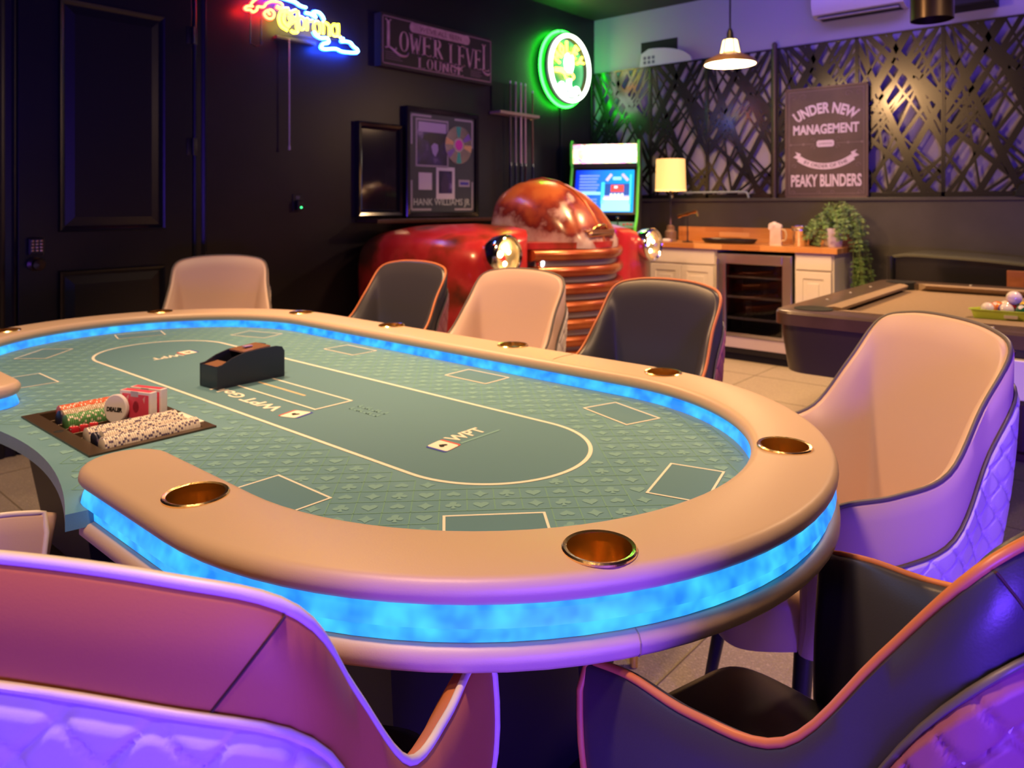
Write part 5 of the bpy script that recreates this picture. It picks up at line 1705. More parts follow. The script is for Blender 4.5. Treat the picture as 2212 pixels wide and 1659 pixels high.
# stand with slanted gold bar
GS = thing('gold_topped_stand', 'slim black stand topped with a slanted gold bar, right of the lamp', 'stand', (-2.945, 5.65, ZB))
MB().lathe([(0, 0), (.045, 0), (.045, .006), (.006, .012), (.004, .225), (0, .225)], 24).build('post', M_BLACK, GS, 40)
gm = MB()
a_, b_ = Vector((-.09, 0, .215)), Vector((.085, 0, .262))
for k in range(5):
    q0, q1 = a_.lerp(b_, k / 5 + .01), a_.lerp(b_, (k + 1) / 5 - .01)
    gm.tube([q0, q1], .011 if k % 2 else .015, 8)
gm.tube([b_, b_ + Vector((.01, 0, -.045))], .010, 8)
gm.build('gold_bar', M_BRASS, GS, 40)
# black oval tray
TRY = thing('serving_tray', 'long black oval tray lying on the bar top', 'tray', (-2.60, 5.70, ZB))
M_ = SC(.235, .115, 1)
MB().lathe([(0, .003), (.86, .003), (.90, .006), (1.0, .034), (1.0, .038), (.97, .038), (.88, .012), (0, .010)], 48, M_).build('tray_body', M_BLACK, TRY, 40)
# beer-mug shaped wooden sign
MG = thing('mug_sign', 'pale wooden sign shaped like a foaming beer mug', 'decor sign', (-2.165, 5.585, ZB))
M_PALEW = mat('pale_washed_wood', (.55, .42, .32), .6, var=(.64, .50, .40), vscale=20)
MB().prism([(-.048, 0), (.040, 0), (.036, .145), (-.046, .145)], -.012, .012, basis((1, 0, 0), (0, 0, 1), (0, -1, 0))).build('mug_body', M_PALEW, MG)
for k in range(4):
    MB().box((-.036 + k * .018, -.0145, .022), (-.026 + k * .018, -.012, .125), .001).build('slat', M_PALEW, MG)
fo = MB()
for x, z, r in ((-.040, .152, .022), (-.018, .158, .026), (.008, .152, .022), (.026, .148, .018), (-.050, .135, .014)):
    fo.lathe([(0, -.013), (r * .8, -.012), (r, -.006), (r, .006), (r * .8, .012), (0, .013)], 20, TR(x, 0, z) @ RX(PI / 2))
fo.build('foam', mat('pale_foam_paint', (.66, .54, .48), .6), MG, 50)
MB().tube(catmull([(.036, 0, .125), (.062, 0, .120), (.074, 0, .085), (.066, 0, .045), (.036, 0, .038)], 6), .0075, 8).build('handle', mat('ochre_handle', (.48, .34, .16), .5), MG, 60)
# steel bucket and tumbler
BU = thing('ice_bucket', 'shiny steel ice bucket beside the mug sign', 'bucket', (-2.015, 5.66, ZB))
MB().lathe([(0, 0), (.046, 0), (.050, .004), (.060, .145), (.064, .150), (.060, .153), (.056, .148), (.046, .01), (0, .01)], 36).build('bucket_body', M_CHROME, BU, 50)
MB().lathe([(.0585, .118), (.0605, .118), (.0612, .128), (.0592, .128)], 36).build('band', M_STEEL, BU, 50)
TB = thing('tumbler', 'small brown tumbler behind the steel ice bucket', 'cup', (-1.955, 5.80, ZB))
MB().lathe([(0, 0), (.036, 0), (.040, .01), (.042, .11), (.039, .11), (.037, .012), (0, .012)], 28).build('cup_body', mat('brown_glaze', (.12, .06, .03), .25), TB, 50)
VS = thing('ribbed_vase', 'small cream vase between the bucket and the plant pot', 'vase', (-1.845, 5.76, ZB))
MB().lathe([(0, 0), (.026, 0), (.030, .01), (.022, .04), (.025, .075), (.020, .10), (.026, .135), (.022, .15), (.018, .14), (0, .14)], 28).build('vase_body', mat('cream_ceramic', (.72, .56, .40), .35), VS, 60)
# trailing plant
PL = thing('trailing_plant', 'trailing green fern in a white pot at the right end of the bar', 'plant', (-1.775, 5.70, ZB))
MB().lathe([(0, 0), (.046, 0), (.050, .006), (.064, .135), (.066, .140), (.060, .140), (.055, .12), (0, .12)], 32).build('pot', mat('white_pot', (.62, .58, .66), .3), PL, 50)
M_LEAF = mat('fern_leaf', (.15, .27, .07), .5, var=((.09, .19, .06), (.25, .36, .11)), vscale=18)
lf = MB(); stm = MB()
rnd = random.Random(3)
def frond(pts, n, size):
    cv = catmull(pts, 8)
    stm.tube(cv, .0018, 5)
    for k in range(n):
        t = (k + 1) / n
        i = min(int(t * (len(cv) - 1)), len(cv) - 2)
        p = cv[i]; d = (cv[i + 1] - cv[i]).normalized()
        sd = d.cross(Vector((rnd.uniform(-1, 1), rnd.uniform(-1, 1), rnd.uniform(.2, 1)))).normalized()
        for s in (-1, 1):
            L = size * rnd.uniform(.7, 1.2); w = L * .24
            ax = (sd * s + d * .55 + Vector((0, 0, rnd.uniform(-.25, .25)))).normalized()
            nn = ax.cross(d).normalized(); ww = ax.cross(nn).normalized()
            a = p; m1 = p + ax * L * .5 + nn * L * .06
            lf.add([a, m1 + ww * w, p + ax * L, m1 - ww * w], [[0, 1, 2], [0, 2, 3]])
top = Vector((0, 0, .13))
for k in range(46):
    an = rnd.uniform(0, 2 * PI); R = rnd.uniform(.10, .20); h = rnd.uniform(.06, .20)
    dx, dy = math.cos(an), math.sin(an)
    if dy > 0.35: R *= .8
    frond([top, top + Vector((dx * R * .4, dy * R * .4, h)), top + Vector((dx * R, dy * R * .9, h * .55 - .02)), top + Vector((dx * R * 1.12, dy * R, -rnd.uniform(.0, .10)))], 15, .032)
for k in range(18):   # trailing over the right end
    y0 = rnd.uniform(-.06, .16); x1 = .115 + rnd.uniform(.0, .07); dp = rnd.uniform(.22, .42)
    frond([top, top + Vector((x1 * .7, y0 * .6, .05)), top + Vector((x1, y0, -.08)), top + Vector((x1 + rnd.uniform(-.01, .05), y0 + .03, -.13 - dp * .6)), top + Vector((x1 + rnd.uniform(-.02, .04), y0 + .04, -.13 - dp))], 24, .032)
for k in range(8):
    an = rnd.uniform(PI * .8, PI * 1.3)
    frond([top, top + Vector((math.cos(an) * .08, math.sin(an) * .08, .03)), top + Vector((math.cos(an) * .12, math.sin(an) * .11, -.06)), top + Vector((math.cos(an) * .15, math.sin(an) * .12, -.118))], 14, .028)
o = lf.build('foliage', M_LEAF, PL, recalc=False); o['kind'] = 'stuff'
o = stm.build('stems', mat('fern_stem', (.12, .16, .05), .5), PL); o['kind'] = 'stuff'

# ---------------------------------------------------------------- lattice screens on the ledge
YS = 6.035
M_SCREEN = mat('black_lattice_metal', (.008, .0075, .0075), .26, spec=.6, coat=.35)
def clip_poly(poly, x0, x1, z0, z1):
    def cl(p, f, inter):
        out = []
        for i in range(len(p)):
            a, b = p[i - 1], p[i]
            fa, fb = f(a), f(b)
            if fa >= 0 and fb >= 0: out.append(b)
            elif fa >= 0 > fb: t = fa / (fa - fb); out.append((a[0] + (b[0] - a[0]) * t, a[1] + (b[1] - a[1]) * t))
            elif fb >= 0 > fa: t = fa / (fa - fb); out.append((a[0] + (b[0] - a[0]) * t, a[1] + (b[1] - a[1]) * t)); out.append(b)
        return out
    for f in (lambda p: p[0] - x0, lambda p: x1 - p[0], lambda p: p[1] - z0, lambda p: z1 - p[1]):
        poly = cl(poly, f, None)
        if len(poly) < 3: return []
    return poly
rs = random.Random(11)
BARS = []
for k in range(27):
    fam = rs.choice([56, 60, 66, 114, 120, 126, 48, 132, 52, 128, 38, 98])
    BARS.append((rs.uniform(.03, .54), (k + rs.uniform(-.4, 1.4)) / 27 * 1.20, math.radians(fam + rs.uniform(-6, 6)), rs.choice([.008, .010, .013, .017, .021])))
def screen(x0, x1, label, flip):
    w = x1 - x0
    z0, z1 = 1.283, 2.515
    t = thing('lattice_screen', label, 'screen', ((x0 + x1) / 2, YS, z0), 0, 'black lattice screens on the ledge')
    fr = MB()
    fw = .012
    for lo, hi in (((-w / 2, 0), (-w / 2 + fw, z1 - z0)), ((w / 2 - fw, 0), (w / 2, z1 - z0)), ((-w / 2, 0), (w / 2, .035)), ((-w / 2, z1 - z0 - fw), (w / 2, z1 - z0))):
        fr.box((lo[0], -.012, lo[1]), (hi[0], .012, hi[1]), .001)
    fr.build('frame', M_SCREEN, t)
    la = MB()
    for i, (cx, cz, an, hw) in enumerate(BARS):
        cx = cx - .285
        if flip: cx = -cx; an = PI - an
        d = (math.cos(an), math.sin(an)); nrm = (-d[1], d[0])
        P4 = [(cx + d[0] * s * 2 + nrm[0] * q * hw, cz + .02 + d[1] * s * 2 + nrm[1] * q * hw) for s, q in ((-1, -1), (1, -1), (1, 1), (-1, 1))]
        P4 = clip_poly(P4, -w / 2 + .006, w / 2 - .006, .03, z1 - z0 - .008)
        if len(P4) > 2:
            e = .0003 * (i % 7)
            la.prism(P4, -.004 - e, .0 + e, basis((1, 0, 0), (0, 0, 1), (0, -1, 0), (0, -.004, 0)))
    la.build('lattice', M_SCREEN, t)
    return t
screen(-4.188, -3.522, 'black lattice screen in the corner, catching the green neon', False)
screen(-3.520, -2.953, 'black lattice screen behind the arcade cabinet and table lamp', False)
screen(-2.951, -2.372, 'black lattice screen behind the hanging lamp, left of the post', False)
screen(-2.330, -1.716, 'black lattice screen directly behind the chalkboard-style sign', False)
screen(-1.714, -1.131, 'black lattice screen with the golden reflection, right of the chalkboard-style sign', False)
screen(-1.129, -.546, 'black lattice screen at the right edge of the picture', False)
screen(-.544, .04, 'black lattice screen beyond the right edge of the picture', False)
pt = MB().tube([(0, 0, 0), (0, 0, 1.26)], .021, 16).lathe([(0, 1.285), (.012, 1.282), (.022, 1.268), (.022, 1.25)], 16)
o = pt.build('post', mat('dark_wood_post', (.05, .032, .022), .45), None, 40, loc=(-2.351, YS - .01, 1.283)); tag(o, 'round dark post between two lattice screens', 'post')
# white hose-like rail on the ledge
o = MB().tube(catmull([(-3.15, 5.995, 1.335), (-2.8, 5.995, 1.335), (-2.62, 5.995, 1.335), (-2.575, 5.995, 1.325), (-2.56, 5.995, 1.285)], 8), .009, 8).build('curved_pipe', mat('teal_grey_pipe', (.30, .38, .36), .35), None, 60); tag(o, 'pale pipe bending down to the ledge below the screens', 'pipe')

# chalkboard-style sign standing on the ledge
SN = thing('chalkboard_sign', 'tall brown chalkboard-style sign reading UNDER NEW MANAGEMENT, on the ledge', 'sign', (-1.935, 5.995, 1.2825))
SN.rotation_euler = (0, 0, 0)
w, h = .315, .875
MB().box((-w, -.006, 0), (w, .012, h), .003).build('board', mat('brown_sign_board', (.075, .045, .042), .6, var=(.10, .062, .056), vscale=4), SN)
fr = MB()
for lo, hi in (((-w, 0), (-w + .012, h)), ((w - .012, 0), (w, h)), ((-w, 0), (w, .012)), ((-w, h - .012), (w, h))):
    fr.box((lo[0], -.012, lo[1]), (hi[0], -.005, hi[1]), .001)
fr.build('frame', mat('sign_frame_paint', (.12, .07, .06), .5), SN)
M_SI = mat('pale_sign_ink', (.70, .60, .68), .7); M_SD = mat('dim_sign_ink', (.20, .14, .14), .7); M_SDK = mat('dark_sign_ink', (.10, .06, .08), .7)
def sgn(vs, fs, x, z, name='lettering', m=None, dy=-.0075):
    MB().add(vs, fs, basis((1, 0, 0), (0, 0, 1), (0, -1, 0), (x, dy, z))).build(name, m or M_SI, SN, recalc=False)
vs, fs = text_geo('UNDER NEW', .1, 0, .0035, width=.50, height=.085); sgn(arc_bend(vs, .42), fs, 0, .705)
vs, fs = text_geo('MANAGEMENT', .1, 0, .0035, width=.50, height=.078); sgn(vs, fs, 0, .540)
MB().prism([(-.058, -.026), (.058, -.026), (.058, -.018), (.066, -.018), (.066, .018), (.058, .018), (.058, .026), (-.058, .026), (-.058, .018), (-.066, .018), (-.066, -.018), (-.058, -.018)], .0065, .0075, basis((1, 0, 0), (0, 0, 1), (0, -1, 0), (0, 0, .425))).build('plaque', M_SI, SN)
vs, fs = text_geo('GARRISON', .02, 0, .0, width=.10, height=.016); sgn(vs, fs, 0, .425, m=M_SDK, dy=-.0082)
rows = []
for k in range(25):
    a = lerp(-.62, .62, k / 24); R = .33
    rows.append([(R * math.sin(a), -.0072, .635 - .335 * math.cos(a) - .03 + .0), ((R + .048) * math.sin(a), -.0072, .635 - .335 * math.cos(a) - .048 * math.cos(a) - .03)])
MB().grid(rows).build('ribbon', M_SI, SN)
for s in (-1, 1):
    MB().add([(s * .19, -.0070, .350), (s * .235, -.0070, .368), (s * .218, -.0070, .345), (s * .250, -.0070, .325), (s * .205, -.0070, .305)], [[0, 1, 2, 3, 4]]).build('ribbon_tail', M_SI, SN)
vs, fs = text_geo('BY ORDER OF THE', .03, 0, .0004, width=.34, height=.026); sgn(arc_bend(vs, .354, False), fs, 0, .247, m=M_SDK, dy=-.0080)
sw = MB(); vs, fs = text_geo('PEAKY BLINDERS', .1, 0, .003, width=.535, height=.098); sgn(vs, fs, 0, .135)
dm = MB()
def curl(cx, cz, r, s, t):
    pts = [(cx + s * r * (1 - k / 14) * math.cos(t + k * .5), -.0068, cz + r * (1 - k / 14) * math.sin(t + k * .5)) for k in range(14)]
    dm.tube(pts, .0022, 5)
for s in (-1, 1):
    for cx, cz, r in ((.17, .80, .03), (.25, .80, .028), (.25, .66, .025), (.12, .605, .022), (.2, .605, .022), (.09, .455, .02), (.09, .395, .02), (.24, .25, .022), (.05, .04, .018), (.25, .04, .02)):
        curl(s * cx, cz, r, s, 0)
    dm.box((min(s * .08, s * .27), -.0070, .423), (max(s * .08, s * .27), -.0064, .427)); dm.lathe([(0, 0), (.010, 0), (.010, .001), (0, .001)], 5, basis((1, 0, 0), (0, 0, 1), (0, -1, 0), (s * .27, -.0065, .425)))
    dm.lathe([(0, 0), (.012, 0), (.012, .001), (0, .001)], 6, basis((1, 0, 0), (0, 0, 1), (0, -1, 0), (s * .17, -.0065, .425)))
for lo, hi in (((-.285, .03), (-.281, .845)), ((.281, .03), (.285, .845)), ((-.285, .845), (.285, .849)), ((-.285, .03), (.285, .034))):
    dm.box((lo[0], -.0070, lo[1]), (hi[0], -.0064, hi[1]))
o = dm.build('ornament', M_SD, SN); o['kind'] = 'stuff'

# wall-mounted air conditioner, vent opening, dome and speaker on the back wall
AU = thing('air_conditioner', 'long white wall air conditioner above the lattice screens', 'air conditioner', (-1.69, YB, 2.69))
pf = [(0, 0), (-.10, -.005), (-.17, .02), (-.20, .08), (-.205, .20), (-.19, .27), (-.15, .295), (0, .295)]
n = len(pf)
MB().add([(-.325, y, z) for y, z in pf] + [(.325, y, z) for y, z in pf], [list(range(n)), [n + i for i in range(n)]] + [[i, (i + 1) % n, n + (i + 1) % n, n + i] for i in range(n)]).build('housing', mat('ac_plastic', (.50, .48, .55), .4), AU, 40)
MB().box((-.29, -.155, -.006), (.29, -.02, .003)).build('outlet_slot', M_MATTBLACK, AU)
MB().box((-.29, -.165, -.010), (.29, -.12, -.006), .001).build('louvre', mat('ac_louvre', (.45, .43, .5), .4), AU)
MB().box((.235, -.208, .115), (.285, -.2035, .150), .001).build('display', mat('ac_display', (.2, .3, .6), .3, emit=(.35, .60, 1.0), estr=3.0), AU)
vt = MB().box((-.19, -.004, 0), (.19, .05, .215)).build('vent_opening', M_MATTBLACK, None, loc=(-3.47, YB, 2.545)); tag(vt, 'black rectangular opening high on the back wall', 'opening')
DM = thing('domed_white_sign', 'half-round white plate with dark print, on top of the lattice screens', 'plate', (-3.36, 6.055, 2.517))
MB().prism([(-.29, 0), (-.27, .125)] + [(-.19 + .44 * math.sin(t_), .0 + .165 * math.cos(t_)) for t_ in [lerp(0, PI / 2, k / 12) for k in range(13)]], -.01, .01, basis((1, 0, 0), (0, 0, 1), (0, -1, 0))).build('plate_body', mat('lilac_white_plate', (.48, .46, .55), .5), DM)
pr_ = MB()
for k in range(3):
    for r in range(2):
        pr_.box((-.245 + k * .045, -.0108, .025 + r * .042), (-.215 + k * .045, -.0102, .055 + r * .042))
pr_.build('dark_print', mat('plate_print', (.10, .10, .16), .6), DM)
SPK = thing('wall_speaker', 'black box speaker mounted high on the back wall', 'speaker', (-.955, YB - .11, 2.60))
MB().box((-.155, -.10, 0), (.155, .11, .34), .006).build('cabinet', M_MATTBLACK, SPK)
MB().box((-.145, -.104, .01), (.145, -.099, .33), .003).build('front_cloth', mat('speaker_cloth', (.012, .011, .013), .9), SPK)
# pendant over the bar
def pendant(name, label, x, y, z, m_sh):
    p = thing(name, label, 'pendant lamp', (x, y, z))
    MB().lathe([(.180, 0), (.176, .004), (.165, .028), (.10, .062), (.055, .080), (.05, .086), (.048, .080), (.095, .056), (.160, .022), (.172, .0), (.180, 0)], 44).build('shade', m_sh, p, 50)
    MB().lathe([(.172, .001), (.163, .018), (.10, .052), (.060, .068), (.060, .066), (.10, .050), (.161, .014), (.170, -.001), (.172, .001)], 44).build('shade_lining', mat('lit_lining', (.9, .8, .6), .5, emit=(1, .75, .38), estr=3.0), p, 50)
    gl2 = MB().lathe([(.066, .080), (.050, .160), (.040, .175), (.038, .172), (.048, .158), (.062, .082)], 32).build('glass_collar', mat('lit_collar_glass', (1, .85, .6), .2, emit=(1, .70, .30), estr=3.2), p, 50)
    cg = MB()
    for k in range(6):
        a = 2 * PI * k / 6 + .3
        cg.tube([(.069 * math.cos(a), .069 * math.sin(a), .078), (.051 * math.cos(a), .051 * math.sin(a), .165)], .004, 6)
    cg.build('collar_cage', M_BLACK, p)
    MB().lathe([(0, .25), (.012, .245), (.022, .215), (.024, .18), (.045, .175), (.045, .168), (0, .165)], 24).build('socket', M_BLACK, p, 40)
    MB().tube([(0, 0, .24), (0, 0, ZC - z)], .006, 8).build('cord', M_BLACK, p, 40)
    MB().lathe([(0, .0), (.05, .0), (.055, .01), (.06, ZC - z - .0) if False else (.055, .012), (0, .015)], 24, TR(0, 0, ZC - z - .02)).build('canopy', M_BLACK, p, 40)
    MB().lathe([(0, .0), (.035, .005), (.05, .03), (.04, .06), (.02, .08), (0, .085)], 24, TR(0, 0, .002)).build('bulb', mat('pendant_bulb', (1, .9, .7), .3, emit=(1.0, .66, .28), estr=30), p, 60)
    return p
pendant('pendant_lamp', 'black pendant lamp with a glowing rim, hanging in front of the lattice screens', -2.20, 4.84, 2.195, mat('dark_bronze_shade', (.12, .07, .035), .35, .6))
# dark drum pendant near the camera side of the pool table
DR = thing('drum_pendant', 'dark bronze drum pendant hanging at the top edge over the pool table', 'pendant lamp', (-.855, 4.29, 2.175))
MB().lathe([(.100, 0), (.100, .36), (.02, .37), (.02, .365), (.096, .355), (.096, 0), (.100, 0)], 40).build('shade', mat('bronze_drum', (.06, .042, .028), .3, .7), DR, 40)
MB().tube([(0, 0, .36), (0, 0, ZC - 2.175)], .006, 8).build('cord', M_BLACK, DR)
# dark cap lying on the ledge at the far right
CP_ = thing('dark_cap', 'dark domed cap lying on the ledge at the right edge', 'cap', (-.56, 5.975, 1.283))
MB().lathe([(.14, 0), (.135, .03), (.11, .075), (.06, .105), (0, .115)], 28, SC(1, .33, 1)).build('crown', M_MATTBLACK, CP_, 60)
MB().prism([(.0, -.0)] + [(.12 * math.sin(a), -.005 - .02 * math.cos(a)) for a in [lerp(-1.2, 1.2, k / 10) for k in range(11)]], 0, .006).build('brim', M_MATTBLACK, CP_)

# ---------------------------------------------------------------- pool table
PX0, PX1, PY0, PY1 = -1.165, 1.55, 2.93, 4.57
PTB = thing('pool_table', 'dark pool table with tan cloth behind the cream chair', 'pool table', ((PX0 + PX1) / 2, (PY0 + PY1) / 2, 0))
def pp(x, y, z): return (x - PTB.location.x, y - PTB.location.y, z)
M_POOLR = mat('dark_rail_laminate', (.075, .047, .028), .30, var=(.095, .060, .036), vscale=9, coat=.2)
M_POOLF = mat('tan_pool_cloth', (.25, .165, .10), .85, var=(.28, .185, .115), vscale=60, sheen=.2)
def rrect(x0, x1, y0, y1, r, n=8):
    pts = []
    for cx, cy, a0 in ((x1 - r, y1 - r, 0), (x0 + r, y1 - r, 90), (x0 + r, y0 + r, 180), (x1 - r, y0 + r, 270)):
        for k in range(n + 1):
            a = math.radians(a0 + 90 * k / n)
            pts.append((cx + r * math.cos(a), cy + r * math.sin(a)))
    return pts
RWD = .145
outer = rrect(PX0, PX1, PY0, PY1, .09)
rows = []
for off, z in ((0.0, .745), (0.0, .790), (-.006, .799), (-.016, .802)):
    rows.append([pp(x, y, z) for x, y in rrect(PX0 - off, PX1 + off, PY0 - off, PY1 + off, .09 + off)])
inner = rrect(PX0 + RWD, PX1 - RWD, PY0 + RWD, PY1 - RWD, .09)
rows.append([pp(x, y, .800) for x, y in inner])
rows.append([pp(x, y, .745) for x, y in inner])
mb = MB().grid(rows, closed_u=True, closed_v=True)
rail_o = mb.build('rail', M_POOLR, PTB, 30)
MB().box(pp(PX0 + RWD - .03, PY0 + RWD - .03, .74), pp(PX1 - RWD + .03, PY1 - RWD + .03, .765)).build('bed_cloth', M_POOLF, PTB)
# cushions: sloping cloth noses with mitred ends
def cushion(a, b, inw):
    a, b, inw = Vector(a), Vector(b), Vector(inw)
    d = (b - a).normalized()
    prof = [(0, .802), (.028, .803), (.052, .797), (.046, .784), (.012, .765), (0, .765)]
    rows = []
    for e, s in ((a, 1), (b, -1)):
        rows.append([pp(*((e + inw * o_ + d * s * (.012 + o_ * .9)).to_tuple()[:2]), z) for o_, z in prof])
    mb = MB().grid(rows, closed_v=True)
    for r in rows: mb.add(r, [list(range(len(r)))])
    return mb.build('cushion', M_POOLF, PTB, 30)
ix0, ix1, iy0, iy1 = PX0 + RWD, PX1 - RWD, PY0 + RWD, PY1 - RWD
G = .062
xm = (ix0 + ix1) / 2
for y, n_ in ((iy0, 1), (iy1, -1)):
    cushion((ix0 + G, y, 0), (xm - G, y, 0), (0, n_, 0)); cushion((xm + G, y, 0), (ix1 - G, y, 0), (0, n_, 0))
cushion((ix0, iy0 + G, 0), (ix0, iy1 - G, 0), (1, 0, 0)); cushion((ix1, iy0 + G, 0), (ix1, iy1 - G, 0), (-1, 0, 0))
for i, (x, y) in enumerate(((ix0, iy0), (ix0, iy1), (xm, iy0 - .02), (xm, iy1 + .02), (ix1, iy0), (ix1, iy1))):
    MB().lathe([(0, .8035), (.060, .8035), (.066, .806), (.074, .804), (.074, .74), (0, .74)], 28, TR(*pp(x - .015 * (1 if x < xm else -1 if x > xm else 0), y - .015 * (1 if y < 3.7 else -1), 0))).build('pocket', M_MATTBLACK, PTB, 40)
# sights on the rail
for k in range(1, 8):
    if k == 4: continue
    x = lerp(ix0, ix1, k / 8)
    for y in (PY0 + .07, PY1 - .07):
        MB().lathe([(0, .8032), (.006, .8030), (.0065, .801)], 10, TR(*pp(x, y, 0))).build('sight', M_WHITE, PTB)
for k in (1, 2, 3):
    MB().lathe([(0, .8032), (.006, .8030), (.0065, .801)], 10, TR(*pp(PX0 + .07, lerp(iy0, iy1, k / 4), 0))).build('sight', M_WHITE, PTB)
# body: rounded skirt, tapering down
rows = [[pp(x, y, z) for x, y in rrect(PX0 + i_, PX1 - i_, PY0 + i_, PY1 - i_, .10)] for i_, z in ((.014, .745), (.016, .70), (.030, .585), (.034, .555))]
mb = MB().grid(rows, closed_v=True); mb.add(rows[-1], [list(range(len(rows[-1])))]); mb.add(rows[0], [list(range(len(rows[0])))])
mb.build('skirt', mat('dark_skirt_laminate', (.036, .028, .026), .38, coat=.2), PTB, 40)
for x in (PX0 + .62, PX1 - .45):
    for y in (PY0 + .22, PY1 - .22):
        MB().box(pp(x - .09, y - .09, .035), pp(x + .09, y + .09, .556), .012).box(pp(x - .11, y - .11, 0), pp(x + .11, y + .11, .036), .008).build('leg', mat('brown_table_leg', (.13, .075, .05), .4), PTB)
MB().box(pp(-.62, PY0 + .004, .770), pp(-.57, PY0 + .016, .785)).build('rail_badge', mat('pale_badge', (.35, .32, .30), .4), PTB)
# white score board hung on the skirt
o = MB().box((-.365, 2.895, .585), (.10, 2.940, .715), .004).build('white_board', mat('white_gloss_board', (.72, .70, .75), .3), None); tag(o, 'white panel on the side of the pool table, lit violet', 'panel')

# lime ball tray with the balls
BT = thing('ball_tray', 'lime plastic triangle tray of pool balls on the pool table', 'ball tray', (-.40, 3.66, .7655), math.radians(6))
R3 = .235
tri = [(-R3 * .80, -.165), (R3 * 1.25, -.165), (.045, .215)]
def rounded_poly(P_, r, off=0):
    out = []
    n = len(P_)
    for i in range(n):
        p0, p1, p2 = Vector(P_[i - 1]), Vector(P_[i]), Vector(P_[(i + 1) % n])
        d0, d1 = (p0 - p1).normalized(), (p2 - p1).normalized()
        a = p1 + d0 * r * 1.6; b = p1 + d1 * r * 1.6
        for k in range(7):
            t = k / 6
            q = a * (1 - t) ** 2 + p1 * 2 * t * (1 - t) + b * t * t
            out.append(q)
    c = sum(out, Vector((0, 0))) / len(out)
    return [tuple(q + (q - c).normalized() * off) for q in out]
M_LIME = mat('lime_tray_plastic', (.52, .74, .09), .3, coat=.3)
rows = [[(x, y, z) for x, y in rounded_poly(tri, .035, o_)] for o_, z in ((-.006, 0), (.004, .030), (.014, .034), (.014, .037), (.0, .037), (-.010, .006))]
mb = MB().grid(rows, closed_v=True); mb.add(rows[0], [list(range(len(rows[0])))]); mb.add(rows[-1], [list(range(len(rows[-1])))])
mb.build('tray_body', M_LIME, BT, 40)
MB().box((-.06, -.176, .008), (-.015, -.164, .020)).build('tray_label', M_PAPER, BT)
BALLC = [('white and orange striped', (.75, .68, .60), (.75, .22, .04)), ('red', (.62, .03, .02), None), ('white and blue striped', (.75, .68, .60), (.05, .05, .40)), ('dark green', (.02, .12, .06), None), ('deep red', (.45, .015, .03), None),
         ('orange', (.75, .22, .03), None), ('white and green striped', (.75, .68, .60), (.03, .22, .09)), ('maroon', (.25, .02, .02), None), ('black', (.01, .01, .01), None), ('yellow', (.75, .50, .05), None), ('white and red striped', (.75, .68, .6), (.6, .03, .03)), ('navy', (.02, .03, .25), None)]
RB = .0286
BCACHE = {}
def ball(i, x, y, z, lab):
    nm, c, st = BALLC[i]
    root = thing('pool_ball', lab, 'pool ball', (x, y, z), 0, 'pool balls in the lime tray')
    MB().lathe([(RB * math.sin(PI * k / 20), -RB * math.cos(PI * k / 20)) for k in range(21)], 28).build('ball_body', mat('ball_%d' % i, c, .06, coat=.5), root, 80)
    if st:
        MB().lathe([((RB + .00015) * math.cos(a), (RB + .00015) * math.sin(a)) for a in [lerp(-.5, .5, k / 8) for k in range(9)]], 28, RX(random.uniform(.2, 1.3)) @ RY(random.uniform(-.5, .5))).build('stripe', mat('ball_stripe_%d' % i, st, .06, coat=.5), root, 80)
    else:
        Mx = RX(random.uniform(.5, 1.3)) @ RY(random.uniform(-.6, .6))
        MB().lathe([(0, RB + .0003), (.009, RB - .0012), (.009, RB - .002)], 16, Mx).build('number_spot', M_WHITE, root)
    return root
k = 0
cr, sr = math.cos(math.radians(6)), math.sin(math.radians(6))
spots = []
for r in range(4):
    for c in range(5 - r):
        spots.append((-.125 + c * .0585 + r * .0293 + .012, -.128 + r * .052))
order = [0, 2, 3, 4, 10, 5, 1, 8, 7, 6, 9, 11]
ordn = ['first', 'second', 'third', 'fourth', 'fifth']
idx = 0
for r in range(4):
    for c in range(5 - r):
        if idx >= len(order): break
        x, y = spots[idx]
        wx, wy = -.40 + x * cr - y * sr, 3.66 + x * sr + y * cr
        i = order[idx]
        rowname = ['front row', 'second row', 'third row', 'back row'][r]
        ball(i, wx, wy, .7655 + .0065 + RB, '%s pool ball in the %s of the lime tray' % (BALLC[i][0], rowname))
        idx += 1
x, y = (spots[1][0] + spots[6][0]) / 2 + .012, (spots[1][1] + spots[6][1]) / 2 + .012
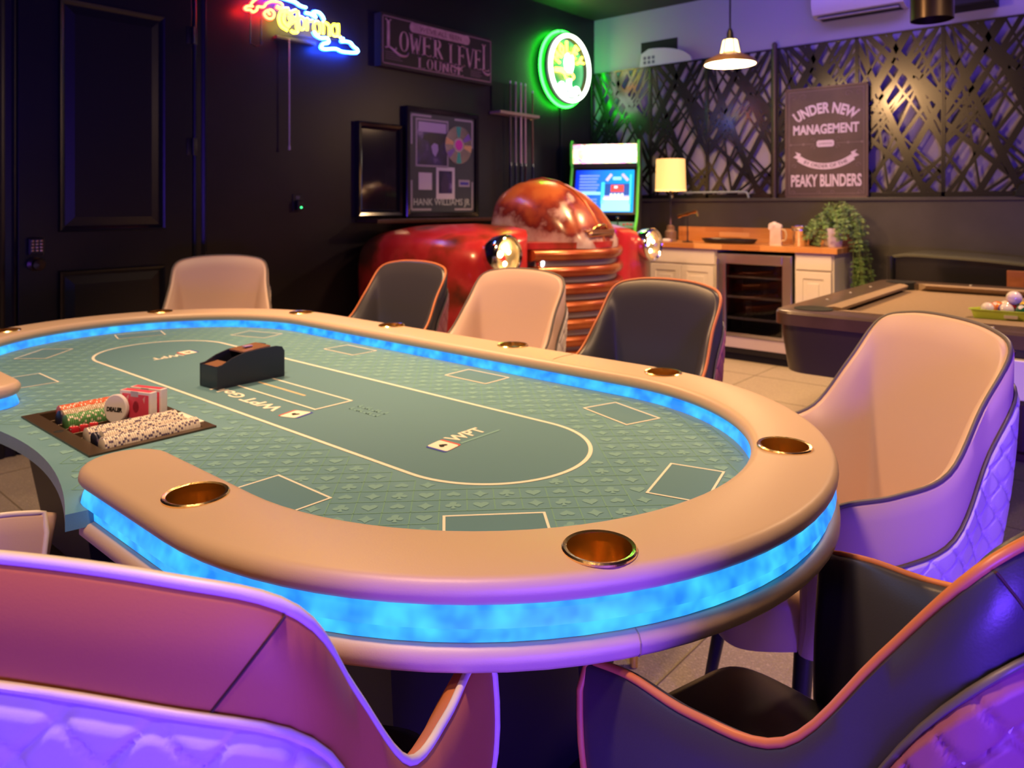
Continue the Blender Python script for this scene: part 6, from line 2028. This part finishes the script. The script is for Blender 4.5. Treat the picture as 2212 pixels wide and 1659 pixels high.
cue = thing('cue_ball', 'white cue ball resting on top of the other balls in the lime tray', 'pool ball', (-.40 + x * cr - y * sr, 3.66 + x * sr + y * cr, .7655 + .0065 + RB + .047))
MB().lathe([(RB * math.sin(PI * k / 20), -RB * math.cos(PI * k / 20)) for k in range(21)], 28).build('ball_body', mat('cue_ball_resin', (.78, .70, .60), .06, coat=.5), cue, 80)

# black console with a wavy top and a wooden drawer, behind the pool table
KX, KY = -1.27, 5.25
KN = thing('game_console', 'long black console with a wavy glossy top and wooden drawer behind the pool table', 'console table', (KX, KY, 0))
xs = [0, .10, .30, .55, .8, 1.1, 1.5, 2.0]; zs = [.895, .905, .90, .888, .868, .858, .862, .880]
cv = catmull([(x, 0, z) for x, z in zip(xs, zs)], 6)
rows = []
for p in cv:
    rows.append([(p.x, -.02, p.z - .012), (p.x, -.025, p.z), (p.x, .0, p.z + .004), (p.x, .53, p.z + .004), (p.x, .55, p.z - .012)])
mb = MB().grid(rows, closed_v=True)
for r in (rows[0], rows[-1]): mb.add(r, [list(range(5))])
mb.build('top', mat('lit_green_gloss_top', (.13, .14, .075), .16, coat=.6), KN, 40)  # greenish light falling on the top is put into its colour
fr_ = MB()
rows = [[(p.x, 0, .12), (p.x, 0, p.z - .010), (p.x, .52, p.z - .010), (p.x, .52, .12)] for p in cv]
mb = MB().grid(rows, closed_v=True)
for r in (rows[0], rows[-1]): mb.add(r, [list(range(4))])
mb.build('body', M_BLACKGLOSS, KN, 40)
MB().tube([(-.012, -.012, 0), (-.012, -.012, .89)], .022, 12).build('corner_post', M_BLACK, KN, 40)
d_ = MB().box((.62, -.018, .66), (1.25, .0, .835), .004).build('drawer', M_WOODRED, KN)
MB().lathe([(0, .022), (.010, .02), (.012, .012), (.006, .006), (.006, 0)], 16, TR(.93, -.018, .75) @ RX(PI / 2)).build('knob', M_BRASS, d_, 50)
for x in (.06, 1.94):
    MB().box((x - .05, .04, 0), (x + .05, .48, .125), .006).build('foot', M_BLACK, KN)
